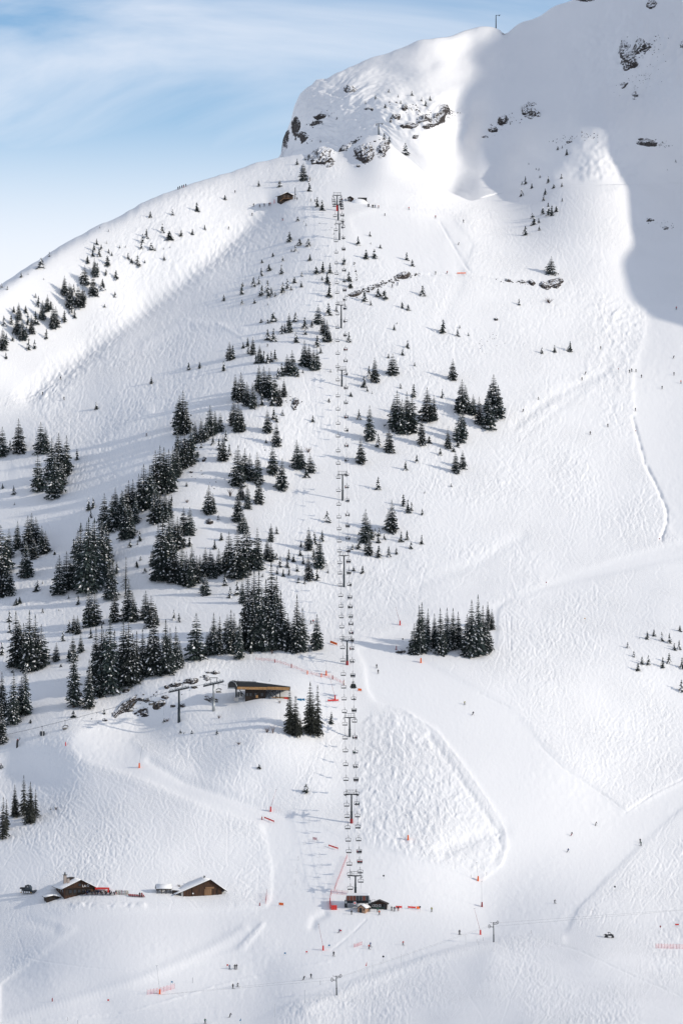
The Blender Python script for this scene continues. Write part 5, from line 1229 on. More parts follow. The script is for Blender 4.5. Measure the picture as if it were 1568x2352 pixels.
# people on the slopes: crop, feet x, y, pose, outfit, what tells them apart
PEOPLE = [
 ('C1',57,1465,'stand','dark','leftmost skier on the track to the summit hut'),('C1',100,1462,'stand','dark','second skier on the track left of the summit hut'),('C1',133,1452,'walk','dark','third skier on the track left of the summit hut'),('C1',167,1443,'stand','black','left one of two skiers close to the summit hut'),('C1',176,1440,'stand','red','right one of two skiers close to the summit hut'),('C1',45,1520,'glide','dark','skier dropping into the slope left of the summit hut'),('C1',467,1450,'walk','pale','person between summit hut and twin trees'),('C1',497,1455,'stand','dark','person just left of the twin trees'),('C1',368,1440,'walk','black','person at the foot of the summit hut stairs'),('C1',715,1447,'stand','black','person left of the grey operator hut'),
 ('C1',876,1487,'stand','dark','leftmost of the row right of the black shelter'),('C1',884,1486,'stand','black','second in the row right of the black shelter'),('C1',907,1490,'stand','dark','third in the row right of the black shelter'),('C1',914,1491,'stand','dark','fourth in the row right of the black shelter'),('C1',928,1491,'stand','blue','fifth in the row right of the black shelter'),('C1',952,1494,'stand','red','rightmost in the row right of the black shelter'),('C1',1168,1507,'stand','red','lone skier right of the summit row'),('C1',997,1545,'glide','dark','skier setting off below the summit row'),('C1',1360,1564,'stand','red','skier on the traverse far right of the top'),
 ('C3',1545,246,'stand','dark','skier on the mogul slope below the hut'),('C3',411,1252,'walk','dark','upper of three skiers on the left moguls'),('C3',290,1369,'stand','black','lower left of three skiers on the left moguls'),('C3',434,1414,'stand','dark','lower right of three skiers on the left moguls'),('C3',475,326,'walk','dark','person on the far left skyline'),
 ('C4',342,291,'glide','redlegs','skier on the slope below the summit hut'),('C4',240,1142,'glide','dark','skier in the tree belt left of the lift'),('C4',1373,653,'stand','dark','skier standing at the end of the cut road'),('C4',1448,646,'turn','red','skier turning right of the cut road'),('C4',1080,742,'stand','dark','left of two skiers on the cut road'),('C4',1117,729,'stand','blue','right of two skiers on the cut road'),('C4',1525,449,'turn','dark','skier bent low on the upper right slope'),('C4',20,105,'walk','dark','person near the skyline above the moguls'),
 ('C5',85,121,'stand','dark','skier in front of the shaded hollow'),('C5',1521,704,'stand','red','skier on the shadow line at the right edge'),('C5',1010,976,'stand','dark','skier right of the row of three spruces'),('C5',905,1146,'turn','dark','upper of two skiers on the rolling slope'),('C5',884,1181,'stand','black','lower of two skiers on the rolling slope'),('C5',1205,1136,'stand','dark','leftmost of three skiers resting at right'),('C5',1219,1128,'stand','black','middle of three skiers resting at right'),('C5',1249,1128,'stand','dark','rightmost of three skiers resting at right'),('C5',1286,1165,'stand','dark','skier just right below the resting three'),('C5',1505,1147,'stand','black','skier on the right piste near the frame edge'),('C5',1551,1202,'stand','orange','skier at the right frame edge of the piste'),('C5',1425,1241,'stand','dark','skier below the resting group'),('C5',592,1316,'glide','dark','skier alone on the wide face'),('C5',485,1399,'turn','dark','skier right of the far right clump'),('C5',1245,1391,'walk','dark','skier on the lower right piste'),('C5',1058,1501,'stand','black','upper of two skiers above the snow ditch'),('C5',940,1552,'stand','dark','lower of two skiers above the snow ditch'),('C5',1500,1033,'turn','dark','skier high on the right piste'),
 ('C6',990,272,'glide','dark','skier in the shaded gully'),
 ('D2',532,159,'stand','black','left of two skiers right of the tall grove'),('D2',547,154,'walk','red','right of two skiers right of the tall grove'),('D2',975,449,'walk','dark','upper of two skiers on the piste by the lift'),('D2',985,486,'stand','dark','lower of two skiers on the piste by the lift'),
 ('D3',92,696,'glide','yellow','skier on the broad piste'),('D3',146,766,'turn','dark','skier below the yellow one on the broad piste'),('D6',975,222,'turn','dark','highest skier on the lower piste'),('D6',812,289,'turn','redlegs','skier carving on the lower piste'),('D6',787,400,'turn','blue','skier carving left on the lower piste'),('D6',1283,360,'stand','green','near one of two skiers at the piste edge'),('D6',1277,338,'stand','dark','far one of two skiers at the piste edge'),('D6',700,746,'glide','dark','skier on the valley piste'),('D6',58,957,'stand','black','skier left of the red lance pad'),
 ('D5',1075,796,'stand','dark','left of three people right of the brown hut'),('D5',1095,798,'stand','dark','middle of three people right of the brown hut'),('D5',1120,796,'stand','redlegs','right of three people right of the brown hut'),('D5',993,824,'walk','orange','skier arriving below the brown hut'),('D5',981,804,'stand','green','skier in front of the brown hut'),('D5',927,801,'stand','black','skier beside the log cabin'),('D5',1346,802,'stand','yellow','pair-like bulky skier far right of the hut'),('D5',1152,1028,'glide','red','skier on the valley road'),('D5',932,1041,'stand','blue','far one of two skiers on the valley floor'),('D5',922,1056,'stand','red','near one of two skiers on the valley floor'),('D5',720,946,'turn','blue','racer at the red gate panel'),('D5',685,1103,'walk','dark','skier below the red lance on the floor'),('D5',533,1251,'stand','dark','snowboarder standing on the road'),('D5',480,1263,'turn','dark','snowboarder leaning on the road'),('D5',17,1191,'stand','dark','left one of a pair on the valley floor'),('D5',30,1189,'stand','black','right one of a pair on the valley floor'),('D4',1550,1192,'stand','blue','third skier beside the valley pair'),('D5',5,1323,'stand','dark','skier standing beside a seated one'),('D5',36,1312,'glide','black','skier crouched beside the standing one'),('D5',805,822,'stand','black','person below the base station'),('D5',1534,956,'stand','dark','skier halfway along the valley floor'),
 ('D4',1386,1562,'stand','green','skier at the bottom frame edge'),('D4',1551,1516,'turn','dark','snowboarder near the bottom frame edge'),
 ('D4',960,706,'stand','red','person at the right end of the terrace'),('D4',945,704,'stand','black','person left of the red one on the terrace'),
]
for c, x, y, ps, of, lb in PEOPLE:
    U, V = uv(c, x, y); p = spot(U, V)
    kit = 'board' if 'snowboarder' in lb else ('none' if ('terrace' in lb or 'person' in lb) else 'ski')
    person(p, ps, of, OUTFIT[of][2] + ' ' + lb, RR.uniform(-.9, .9), kit=kit)
for i, (u, of) in enumerate(((409, 'dark'), (413, 'black'), (418, 'dark'), (422, 'redlegs'), (427, 'dark'))):
    p = at(u, np.interp(u, Uc, rg) + 3)
    person(p, 'stand', of, f'{OUTFIT[of][2]} hiker, {nth(i, 5)} of five on the ridge', 0.3)

# ------------------------------------------------------------------ gondola line
GT = [(*uv('D1', 1210, 820), uv('D1', 0, 605)[1], 'dark near pylon of the gondola line, green-grey shaft', 'mast'), (*uv('D1', 1443, 745), uv('D1', 0, 565)[1], 'pale steel pylon of the gondola line beside the station', 'galv')]
gtops = []
for U, Vb, Vt, lb, mm in GT:
    p = at(U, Vb); h = (Vb - Vt) * mpp(p)
    root = empty('gondola_pylon', p); tag(root, lb, 'pylon', 'pylons of the gondola line')
    b = MB(); b.tube([(0, 0, -1), (0, 0, h * .42)], [.62, .52], 14); b.tube([(0, 0, h * .42), (0, 0, h * .44)], [.62, .62], 14); b.tube([(0, 0, h * .44), (0, 0, h)], [.46, .36], 14); b.build('mast', M[mm], root, True)
    ax = Vector((.97, .10, .22)).normalized()
    b = MB(); b.bar(Vector((0, -2.9, h)), Vector((0, 2.9, h)), .5, .6); b.build('crossarm', M['steel'], root)
    for s_ in (-1, 1):
        c_ = Vector((0, s_ * 2.6, h + .2))
        b = MB(); b.bar(c_ - ax * 4.2, c_ + ax * 4.2, .22, .45); o = b.build('sheave_train', M['steel'], root)
        for q in range(8):
            w = c_ + ax * (-3.9 + q * 1.1) + Vector((0, 0, .42)); b = MB(); b.cyl(w - Vector((0, .1, 0)), w + Vector((0, .1, 0)), .27, None, 10); b.build('sheave', M['galv'], o)
        b = MB(); b.bar(c_ - ax * 4 + Vector((0, s_ * .6, -.3)), c_ + ax * 4 + Vector((0, s_ * .6, -.3)), .5, .06); b.bar(c_ - ax * 4 + Vector((0, s_ * .8, .7)), c_ + ax * 4 + Vector((0, s_ * .8, .7)), .05); b.build('work_platform', M['galv'], o)
    b = MB()
    for s_ in (-1, 1): b.bar((s_ * 1.0, 0, h), (s_ * 1.5, 0, h + 2.6), .22)
    b.bar((-1.7, 0, h + 2.6), (1.7, 0, h + 2.6), .26); b.bar((-1.5, 0, h + 2.6), (-4.0, 0, h - .3), .06); b.bar((1.5, 0, h + 2.6), (4.0, 0, h + 1.0), .06)
    b.build('lifting_frame', M['steel'], root)
    gtops.append(p + Vector((0, 0, h + .75)))
far = at(-40, uv('D1', 0, 1010)[1]) + Vector((0, 0, 4.2))
sta = at(*uv('D1', 1530, 650)) + Vector((0, 0, 4.8))
GC = {}
for s_ in (-1, 1):
    A_ = [far, gtops[0], gtops[1], sta]; pts = []
    for a, b_ in zip(A_[:-1], A_[1:]):
        for q in range(14):
            t = q / 14; pts.append(a.lerp(b_, t) + Vector((0, s_ * 2.6, -4 * t * (1 - t) * (b_ - a).length * .012)))
    pts.append(A_[-1] + Vector((0, s_ * 2.6, 0))); GC[s_] = pts
    b = MB(); b.tube(pts, .04, 5); o = b.build('gondola_cable', M['cable']); tag(o, ('near' if s_ < 0 else 'far') + ' cable of the gondola line running down to the left', 'cable', 'gondola cables')
def on_cable(side, U):
    for a, b_ in zip(GC[side][:-1], GC[side][1:]):
        ua, ub = CU + a.x / a.y * F, CU + b_.x / b_.y * F
        if min(ua, ub) <= U <= max(ua, ub): return a.lerp(b_, (U - ua) / (ub - ua))
def cabin(p, label):
    root = empty('gondola_cabin', p, .25); tag(root, label, 'gondola', 'gondola cabins')
    b = MB(); b.box((0, 0, 0), (.7, .2, .2)); b.tube([(0, 0, 0), (-.05, 0, -1.0), (.1, 0, -1.35), (.1, 0, -1.7)], .06, 6); b.build('hanger', M['steel'], root)
    b = MB(); b.prism([(-.72, -3.75), (.72, -3.75), (.96, -2.9), (.78, -1.78), (-.78, -1.78), (-.96, -2.9)], -.85, .85); b.build('body', M['groomer'], root)
    b = MB(); b.box((0, 0, -1.74), (1.7, 1.8, .12)); b.box((0, 0, -3.80), (1.4, 1.7, .12)); b.box((0, -.88, -2.75), (.12, .06, 2.0)); b.build('trim', M['white'], root)
    b = MB(); b.prism([(-.62, -3.3), (-.1, -3.3), (-.1, -2.0), (-.62, -2.0), (-.82, -2.8)], -.92, -.86); b.build('window', M['glass'], root)
    b = MB(); b.prism([(.1, -3.3), (.62, -3.3), (.82, -2.8), (.62, -2.0), (.1, -2.0)], -.92, -.86); b.build('window', M['glass'], root)
def bubble_chair(p, label):
    root = empty('bubble_chair', p, .6); tag(root, label, 'chair', 'bubble chairs of the gondola line')
    b = MB(); b.box((0, 0, 0), (.6, .2, .2)); b.tube([(0, 0, 0), (0, 0, -1.2), (0, 0, -1.9)], .05, 6); b.build('hanger', M['steel'], root)
    b = MB(); b.tube([(-1.2, -.2, -3.4), (-1.25, .1, -2.4), (-.6, .1, -1.95), (.6, .1, -1.95), (1.25, .1, -2.4), (1.2, -.2, -3.4)], .06, 6); b.build('frame', M['steel'], root)
    b = MB(); b.box((0, -.3, -3.35), (2.3, .7, .22)); b.build('seat', M['cushion'], root)
    b = MB(); b.prism([(-.1, -3.2), (.05, -3.2), (.12, -2.7), (0, -2.7)], -1.0, 1.0, 'x'); b.build('backrest', M['black'], root)
    b = MB(); b.tube([(-1.25, -.5, -2.2), (-.6, -.55, -1.85), (.6, -.55, -1.85), (1.25, -.5, -2.2)], .16, 6); b.build('bubble_hood', M['black'], root)
for c, x, side, kind, lb in (('D1', 287, -1, 'c', 'black gondola cabin hanging low at the left edge'), ('D1', 441, -1, 'b', 'bubble chair above the red post at left'), ('D1', 885, -1, 'b', 'bubble chair in front of the slanting rock slab'), ('D1', 1022, 1, 'b', 'bubble chair in front of the dark rock hump'), ('D1', 1475, -1, 'b', 'bubble chair beside the pale gondola pylon')):
    q = on_cable(side, uv(c, x, 0)[0])
    if q is None: continue
    (cabin if kind == 'c' else bubble_chair)(q, lb)

# ------------------------------------------------------------------ buildings
def lab_place(c, x, y):
    U, V = uv(c, x, y); return spot(U, V)
def gable_house(root, w, d, hl, hr, ax, ah, wallm, ov=.6, ovl=None, ovr=None, snow=.35, front=0.0):
    """walls as a prism with a gable towards -y; x from -w/2 to w/2; roof slabs and a snow blanket on them"""
    xl, xr = -w / 2, w / 2
    b = MB(); b.prism([(xl, -2.5), (xr, -2.5), (xr, hr), (ax, ah), (xl, hl)], 0, d); b.build('wall', wallm, root)
    sl = (ah - hl) / (ax - xl); sr = (ah - hr) / (xr - ax)
    ol = ov if ovl is None else ovl; orr = ov if ovr is None else ovr
    L = (xl - ol, hl - sl * ol); R_ = (xr + orr, hr - sr * orr)
    t = .16
    b = MB(); b.prism([L, (ax, ah), (ax, ah + t), (L[0], L[1] + t)], -ov - front, d + ov); rl = b.build('roof', M['wood_dark'], root); 
    b = MB(); b.prism([(ax, ah + .002), R_, (R_[0], R_[1] + t), (ax, ah + t + .002)], -ov - front, d + ov); rr_ = b.build('roof', M['wood_dark'], root)
    if snow:
        for a, c, par in ((L, (ax, ah), rl), ((ax, ah), R_, rr_)):
            b = MB(); n_ = 8; top, bot = [], []
            for i in range(n_ + 1):
                q = i / n_; x = a[0] + (c[0] - a[0]) * q; z = a[1] + (c[1] - a[1]) * q + t + .004
                th = snow * (1 - .35 * abs(2 * q - 1) ** 4); bot.append((x, z)); top.append((x, z + th))
            b.prism(bot + top[::-1], -ov - front + .05, d + ov - .05); b.build('roof_snow', M['snow_cap'], par, True)
def window(root, x, z, w, h, y=0.0, m='glass', fm='wood_dark'):
    b = MB()
    for s_ in (-1, 1): b.box((x + s_ * w / 2, y - .05, z), (.10, .12, h + .1)); b.box((x, y - .05, z + s_ * h / 2), (w - .1, .12, .10))
    f = b.build('window_frame', M[fm], root)
    b = MB(); b.box((x, y - .03, z), (w - .1, .06, h - .1)); b.build('pane', M[m], f)
def text_part(root, s, size, loc, m, rot=(math.pi / 2, 0, 0), name='lettering'):
    cu = bpy.data.curves.new(name, 'FONT'); cu.body = s; cu.size = size; cu.extrude = .02; cu.align_x = 'CENTER'
    tmp = bpy.data.objects.new(name, cu); COL.objects.link(tmp)
    me_ = bpy.data.meshes.new_from_object(tmp.evaluated_get(bpy.context.evaluated_depsgraph_get()))
    bpy.data.objects.remove(tmp)
    me_.materials.clear(); me_.materials.append(m)
    return put(name, me_, root, loc, rot)

# restaurant chalet
p = lab_place('D4', 540, 700)
root = empty('chalet', p + Vector((0, .4, .25)), .36)
tag(root, 'dark wooden mountain restaurant with snowy roof, stone chimney and white sign', 'chalet', 'timber buildings')
gable_house(root, 11.6, 11, 2.7, 2.5, .2, 5.35, M['wood'], .9, 1.5, 1.6, .24)
b = MB(); b.box((.1, -.06, 1.0), (11.2, .10, 2.2)); b.build('ground_floor', M['wood_dark'], root)
for x in (-3.6, -1.9, -.3, 1.4, 3.0): window(root, x, 1.25, 1.1, 1.2, -.12)
window(root, .0, 3.55, 1.0, .9, -.02)
b = MB(); b.box((4.6, -.14, 1.0), (1.0, .08, 2.0)); o = b.build('door', M['wood_light'], root); b = MB(); b.box((4.25, -.2, 1.0), (.06, .06, .2)); b.build('handle', M['steel'], o)
b = MB(); b.bar((-5.5, -.5, 2.45), (5.5, -.5, 2.45), .22); b.build('balcony_beam', M['wood_dark'], root)
text_part(root, 'LA·Ō', 1.25, (2.3, -.03, 2.75), M['white'])
b = MB(); b.box((-4.1, 5.2, 5.0), (1.0, 1.0, 3.6)); ch = b.build('chimney', M['stone'], root)
b = MB(); b.box((-4.1, 5.2, 6.95), (1.5, 1.5, .14)); b.cyl((-4.1, 5.2, 7.0), (-4.1, 5.2, 7.9), .30, .22, 8); b.build('chimney_cap', M['black'], ch)
b = MB(); b.box((-3.5, 3.0, 4.4), (.8, .8, 2.6)); b.build('chimney', M['stone'], root)
b = MB(); b.prism([(-3.6, 4.2), (-.1, 5.3), (-.1, 5.75), (-3.6, 5.6)], 6.0, 8.6); b.build('dormer', M['wood_dark'], root)
for y in (2.2, 5.0, 7.6): 
    b = MB(); b.box((-5.86, y, 1.4), (.08, 1.0, 1.1)); b.build('window_frame', M['glass'], root)
# its lower annex
p2 = lab_place('D4', 358, 735)
root = empty('annex_hut', p2, .36); tag(root, 'small annex hut with thick snow roof below the restaurant', 'hut', 'timber buildings')
gable_house(root, 4.6, 3.6, 1.3, 1.3, 0, 1.75, M['wood_dark'], .6, snow=.5)
window(root, -.9, .7, .9, .6, -.02); window(root, .9, .7, .9, .6, -.02)
b = MB()
for x in (-3.4, -2.9): b.bar((x, -.8, -.4), (x, -.8, 1.2), .1)
b.bar((-3.8, -.8, 1.2), (-2.4, -.8, 1.2), .12); b.build('railing', M['wood_dark'], root)
# red awning
p = lab_place('D4', 690, 690)
root = empty('awning', p + Vector((0, 2.0, 0)), .1); tag(root, 'red canopy over the terrace bar beside the restaurant', 'awning')
b = MB(); b.prism([(-2.7, 2.0), (2.6, 1.9), (2.6, 2.05), (-2.7, 2.2)], -1.3, 1.6); b.build('canopy', M['red'], root)
b = MB(); b.box((-.05, -1.34, 1.82), (5.2, .05, .34)); b.build('valance', M['red'], root)
b = MB(); b.box((2.2, -1.2, .85), (.6, .12, 1.7)); b.build('side_panel', M['red'], root)
for x in (-2.4, -.8, .8): b = MB(); b.bar((x, -1.2, -.6), (x, -1.2, 1.9), .1); b.build('post', M['steel'], root)
b = MB(); b.box((0, .4, .5), (4.4, .6, 1.0)); b.build('bar_counter', M['wood_dark'], root)
# terrace furniture and guests
for i in range(9):
    q = lab_place('D4', 515 + i * 31, 694)
    root = empty('terrace_table', q + Vector((0, -.4, 0)), RR.uniform(-.3, .3)); tag(root, f'dark picnic table on the restaurant terrace, {nth(i, 9)}', 'table', 'terrace tables')
    b = MB(); b.box((0, 0, .74), (1.6, .75, .06)); b.build('table_top', M['wood_dark'], root)
    for s_ in (-1, 1):
        b = MB(); b.box((0, s_ * .65, .43), (1.6, .26, .05)); b.build('bench_seat', M['wood_dark'], root)
        b = MB(); b.bar((s_ * .6, -.7, 0), (s_ * .6, .1, .74), .08); b.bar((s_ * .6, .7, 0), (s_ * .6, -.1, .74), .08); b.build('leg', M['wood_dark'], root)
for i in range(20):
    x = 505 + i * 14.8 + RR.uniform(-3, 3); q = lab_place('D4', x, 692) + Vector((0, RR.uniform(-1.5, .6), 0))
    of = RR.choice(['dark', 'black', 'dark', 'black', 'redlegs', 'pale', 'blue'])
    sit = i % 3 != 1
    person(q + Vector((0, 0, .42 if sit else .02)), 'seated' if sit else 'walk', of, f'{OUTFIT[of][2]} guest on the restaurant terrace, {nth(i, 20)}', RR.uniform(-1, 1), 'guests on the terrace', 'none')
# ski rack
pa, pb = lab_place('D4', 790, 690), lab_place('D4', 868, 697)
root = empty('ski_rack', pa.lerp(pb, .5), math.atan2(pb.y - pa.y, pb.x - pa.x)); tag(root, 'rack full of leaning skis at the end of the terrace', 'ski rack')
hl = (pb - pa).length / 2
b = MB()
for z in (.5, 1.15): b.bar((-hl, 0, z), (hl, 0, z), .07)
for q in range(5): b.bar((-hl + q * hl / 2, .1, -.3), (-hl + q * hl / 2, 0, 1.2), .07)
b.build('frame', M['wood_dark'], root)
SK = [mat('ski_' + n_, c_, .4) for n_, c_ in (('teal', (.02, .09, .10)), ('rust', (.28, .05, .02)), ('black', (.012, .012, .014)), ('ivory', (.5, .47, .36)), ('lime', (.25, .30, .04)), ('navy', (.015, .03, .09)))]
for q in range(20):
    x = -hl + .15 + q * (2 * hl - .3) / 19
    b = MB(); b.bar((x, -.25, 0), (x + RR.uniform(-.12, .12), .06, RR.uniform(1.55, 1.85)), .11, .03); b.build('ski', RR.choice(SK), root)
for i in range(9):
    q = lab_place('D4', 878 + i * 12, 701 + i * .6)
    root = empty('deck_chair', q + Vector((0, -.3, 0)), .5); tag(root, f'dark reddish deck chair in the row beside the ski rack, {nth(i, 9)}', 'deck chair', 'deck chairs in a row')
    b = MB(); b.box((0, -.1, .32), (.56, .8, .05)); b.build('seat', M['dark_red'], root)
    b = MB(); b.prism([(.25, .3), (.3, .3), (.72, .85), (.66, .87)], -.28, .28, 'x'); b.build('backrest', M['dark_red'], root)
    for s_ in (-1, 1): b = MB(); b.bar((s_ * .25, -.45, 0), (s_ * .25, .3, .4), .05); b.bar((s_ * .25, -.45, .35), (s_ * .25, .4, 0), .05); b.build('leg', M['steel'], root)

# barn
p = lab_place('D4', 1370, 702)
root = empty('barn', p + Vector((0, .4, .25)), .28); tag(root, 'brown plank barn with long snow-covered roof and wide door', 'barn', 'timber buildings')
gable_house(root, 14.6, 10, 1.75, 2.45, 2.7, 5.7, M['wood'], .7, 3.2, 1.7, .30)
b = MB(); b.box((2.0, -.05, 1.15), (2.6, .10, 2.3)); o = b.build('barn_door', M['wood_light'], root)
b = MB(); b.box((2.6, -.10, 2.75), (3.2, .12, .6)); b.build('lintel_board', M['wood_light'], root)
for x in (-4.0, 5.6): b = MB(); b.bar((x, -.06, -.5), (x, -.06, 3.0), .16); b.build('post', M['wood_dark'], root)
b = MB(); b.box((-3.7, -.06, .85), (.45, .06, .45)); b.build('notice', M['white'], root)
b = MB(); b.prism([(-.28, 5.6), (.28, 5.6), (.18, 6.6), (-.18, 6.6)], 6.5, 7.1); o = b.build('chimney', M['black'], root); o.location.x = 2.3
b = MB(); b.box((-7.6, .6, .7), (1.0, 1.0, 2.2)); b.build('stone_pier', M['concrete'], root)
# open shelter beside it
p = lab_place('D4', 1105, 690)
root = empty('wood_shelter', p + Vector((0, .5, 0)), .12); tag(root, 'open timber shelter with thick snow roof left of the barn', 'shelter', 'timber buildings')
for x in (-2.3, -.6, 1.0, 2.6):
    for y in (0, 2.6): b = MB(); b.bar((x, y, -.8), (x, y, 1.75), .18); b.build('post', M['wood_dark'], root)
b = MB()
for x in (-2.3, -.6, 1.0): b.bar((x, 0, 1.0), (x + .8, 0, 1.7), .12); b.bar((x + 1.6, 0, 1.0), (x + .9, 0, 1.7), .12)
b.bar((-2.6, 0, 1.72), (2.9, 0, 1.72), .2); b.bar((-2.4, 0, .45), (2.7, 0, .45), .10); b.build('bracing', M['wood_dark'], root)
b = MB(); b.prism([(-.5, 1.75), (1.3, 3.1), (3.1, 1.75), (3.1, 1.95), (1.3, 3.3), (-.5, 1.95)], -2.9, 3.2, 'x'); b.build('roof', M['wood_dark'], root)
b = MB(); b.prism([(-.6, 1.97), (1.3, 3.34), (3.2, 1.97), (3.15, 2.2), (1.3, 3.62), (-.5, 2.2)], -2.8, 3.1, 'x'); b.build('roof_snow', M['snow_cap'], root, True)
# low link roof between shelter and barn
b = MB(); b.box((4.6, 1.2, .4), (2.6, 2.2, 1.6)); o = b.build('lean_to', M['wood_dark'], root)
b = MB(); b.prism([(3.0, 1.5), (6.2, 1.15), (6.2, 1.5), (3.0, 1.9)], 0, 2.8); b.build('lean_to_snow', M['snow_cap'], o)

# base station of the chairlift
p = lab_place('D5', 848, 792)
root = empty('lift_base_station', p + Vector((0, 1.6, .35)), 0); tag(root, 'chairlift base station, glazed hood on dark columns above the ramp', 'lift station', 'lift stations')
b = MB(); b.prism([(-4.5, 2.95), (4.5, 2.95), (4.05, 5.0), (-4.05, 5.0)], -1.6, 4.6); b.build('hood', M['galv'], root)
b = MB(); b.prism([(-4.1, 5.003), (4.1, 5.003), (3.9, 5.3), (-3.9, 5.3)], -1.5, 4.5); b.build('roof_snow', M['snow_cap'], root)
for i in range(7):
    x = -3.55 + i * 1.16
    b = MB(); b.box((x, -1.66, 4.02), (1.02, .10, 1.66)); b.build('pane', M['glass_reflection'] if i in (0, 1, 2, 5) else M['glass'], root)  # some panes carry the orange reflection as base colour
b = MB(); b.box((0, -1.70, 3.05), (9.1, .25, .24)); b.build('front_beam', M['steel'], root)
for x in (-4.35, 4.3):
    b = MB(); b.box((x, 1.0, 1.0), (1.0, 1.3, 4.0)); b.build('column', M['steel'], root)
    b = MB(); b.cyl((x, -1.72, 2.55), (x, -1.52, 2.55), .45, None, 12); b.build('wheel_guard', M['galv'], root)
b = MB()
b.bar((-4.3, -1.2, 2.3), (4.3, -1.2, 2.3), .3); b.bar((-4.3, .9, 2.5), (4.3, .9, 2.5), .5)
for x in (-2.6, -.9, 2.7): b.bar((x, -1.2, 1.6), (x, -1.2, 2.9), .14)
b.build('drive_frame', M['steel'], root)
b = MB(); b.box((-1.1, -1.62, 2.25), (.95, .06, 1.0)); o = b.build('sign_board', M['white'], root)
b = MB(); b.box((-1.1, -1.67, 2.25), (.62, .05, .5)); b.build('emblem', M['red'], o)
b = MB()
for x in (5.1, 6.3): b.bar((x, -.5, 1.8), (x, -.5, 3.3), .08)
b.bar((5.0, -.5, 3.3), (6.4, -.5, 3.3), .08); b.bar((5.0, -.5, 2.5), (6.4, -.5, 2.5), .08); b.box((5.7, 0, 1.78), (1.5, 1.2, .1)); b.build('platform', M['steel'], root)
# log cabin in front
p = lab_place('D5', 872, 806)
root = empty('log_cabin', p + Vector((0, -.6, -.1)), -.42); tag(root, 'small pale log cabin with snow roof before the base station', 'cabin', 'timber buildings')
gable_house(root, 2.9, 3.8, 1.75, 1.75, 0, 2.75, M['log'], .35, .45, .45, .22)
b = MB(); b.box((-.3, -.04, .85), (1.1, .08, 1.7)); b.build('doorway', M['black'], root)
b = MB(); b.box((.95, -.04, 1.15), (.45, .06, .7)); b.build('window_frame', M['wood_dark'], root)
for q in range(8): b = MB(); b.cyl((1.47, -.1, .15 + q * .21), (1.47, 3.9, .15 + q * .21), .10, None, 6); b.build('log', M['log'], root)
# brown hut
p = lab_place('D5', 992, 788)
root = empty('ticket_hut', p + Vector((0, .5, .1)), -.05); tag(root, 'brown hut with low gable and dark counter right of base station', 'hut', 'timber buildings')
gable_house(root, 5.7, 4, 1.9, 1.9, 0, 3.05, M['wood_dark'], .5, .6, .6, .0)
b = MB(); b.box((0, -.05, 2.1), (4.6, .06, .5)); b.build('fascia_board', M['wood'], root)
for x in (-2.1, -1.1, .2): window(root, x, 1.25, .8, .7, -.02, 'glass', 'white')
b = MB(); b.box((-.3, -.4, .55), (4.4, .5, .5)); b.build('counter', mat('green_counter', (.008, .03, .026)), root)
b = MB(); b.box((1.9, -.05, .9), (.9, .06, 1.8)); b.build('door', M['black'], root)

# gondola station
p = lab_place('D2', 185, 662)
k4 = .0342
root = empty('gondola_station', p + Vector((0, -.6, .5)), 0); tag(root, 'long gondola station with timber fascia, black hood and snowy roof', 'lift station', 'lift stations')
def X4(x): return (x - 470) * k4
def Z4(y): return (395 - y) * k4
b = MB(); b.prism([(X4(300), -1.5), (X4(545), -1.5), (X4(545), Z4(300)), (X4(300), Z4(300))], 1.0, 8.0); b.build('machine_room', M['wood_dark'], root)
for x in (325, 365, 425, 500): b = MB(); b.box((X4(x), .95, Z4(355)), (.9, .1, 1.2)); b.build('pane', M['glass'], root)
b = MB(); b.prism([(X4(205), Z4(262)), (X4(560), Z4(298)), (X4(560), Z4(262)), (X4(420), Z4(212)), (X4(205), Z4(205))], -.2, 9.5); b.build('roof', M['black'], root)
b = MB(); b.prism([(X4(560), Z4(296)), (X4(832), Z4(296)), (X4(832), Z4(262)), (X4(425), Z4(209)), (X4(425), Z4(216)), (X4(560), Z4(262))], -.1, 9.6); b.build('roof', M['steel'], root)
b = MB(); b.prism([(X4(430), Z4(207.5)), (X4(832), Z4(260.5)), (X4(832), Z4(252)), (X4(430), Z4(200))], .2, 9.4); b.build('roof_snow', M['snow_cap'], root)
def fascia(x0, y0, x1, y1, hgt, n_):
    for i in range(n_):
        a, c = i / n_, (i + 1) / n_
        xa, xb = X4(x0 + (x1 - x0) * a) + .03, X4(x0 + (x1 - x0) * c) - .03
        za, zb = Z4(y0 + (y1 - y0) * a), Z4(y0 + (y1 - y0) * c)
        b = MB(); b.prism([(xa, za - hgt), (xb, zb - hgt), (xb, zb), (xa, za)], -.55, -.30); b.build('timber_panel', M['timber'], root)
fascia(206, 260, 560, 266, 1.05, 7); fascia(562, 260, 832, 268, 1.15, 6)
b = MB(); b.bar((X4(206), -.28, Z4(292)), (X4(560), -.28, Z4(298)), .2); b.bar((X4(562), -.28, Z4(297)), (X4(832), -.28, Z4(304)), .2); b.build('eave_beam', M['steel'], root)
pts = [(X4(100) + .0, Z4(285)), (X4(100), Z4(230)), (X4(118), Z4(204)), (X4(150), Z4(195)), (X4(205), Z4(205)), (X4(205), Z4(288))]
b = MB(); b.prism(pts, -1.0, 8.0); b.build('hood', M['black'], root)
b = MB(); b.tube([(X4(98), -1.15, Z4(285)), (X4(98), -1.15, Z4(225)), (X4(120), -1.15, Z4(198)), (X4(152), -1.15, Z4(194)), (X4(186), -1.15, Z4(215)), (X4(204), -1.15, Z4(255))], .12, 6); b.build('hood_rim', M['galv'], root)
b = MB(); b.box((X4(140), -.9, Z4(278)), (2.6, .4, .5)); b.build('entry_guide', M['galv'], root)
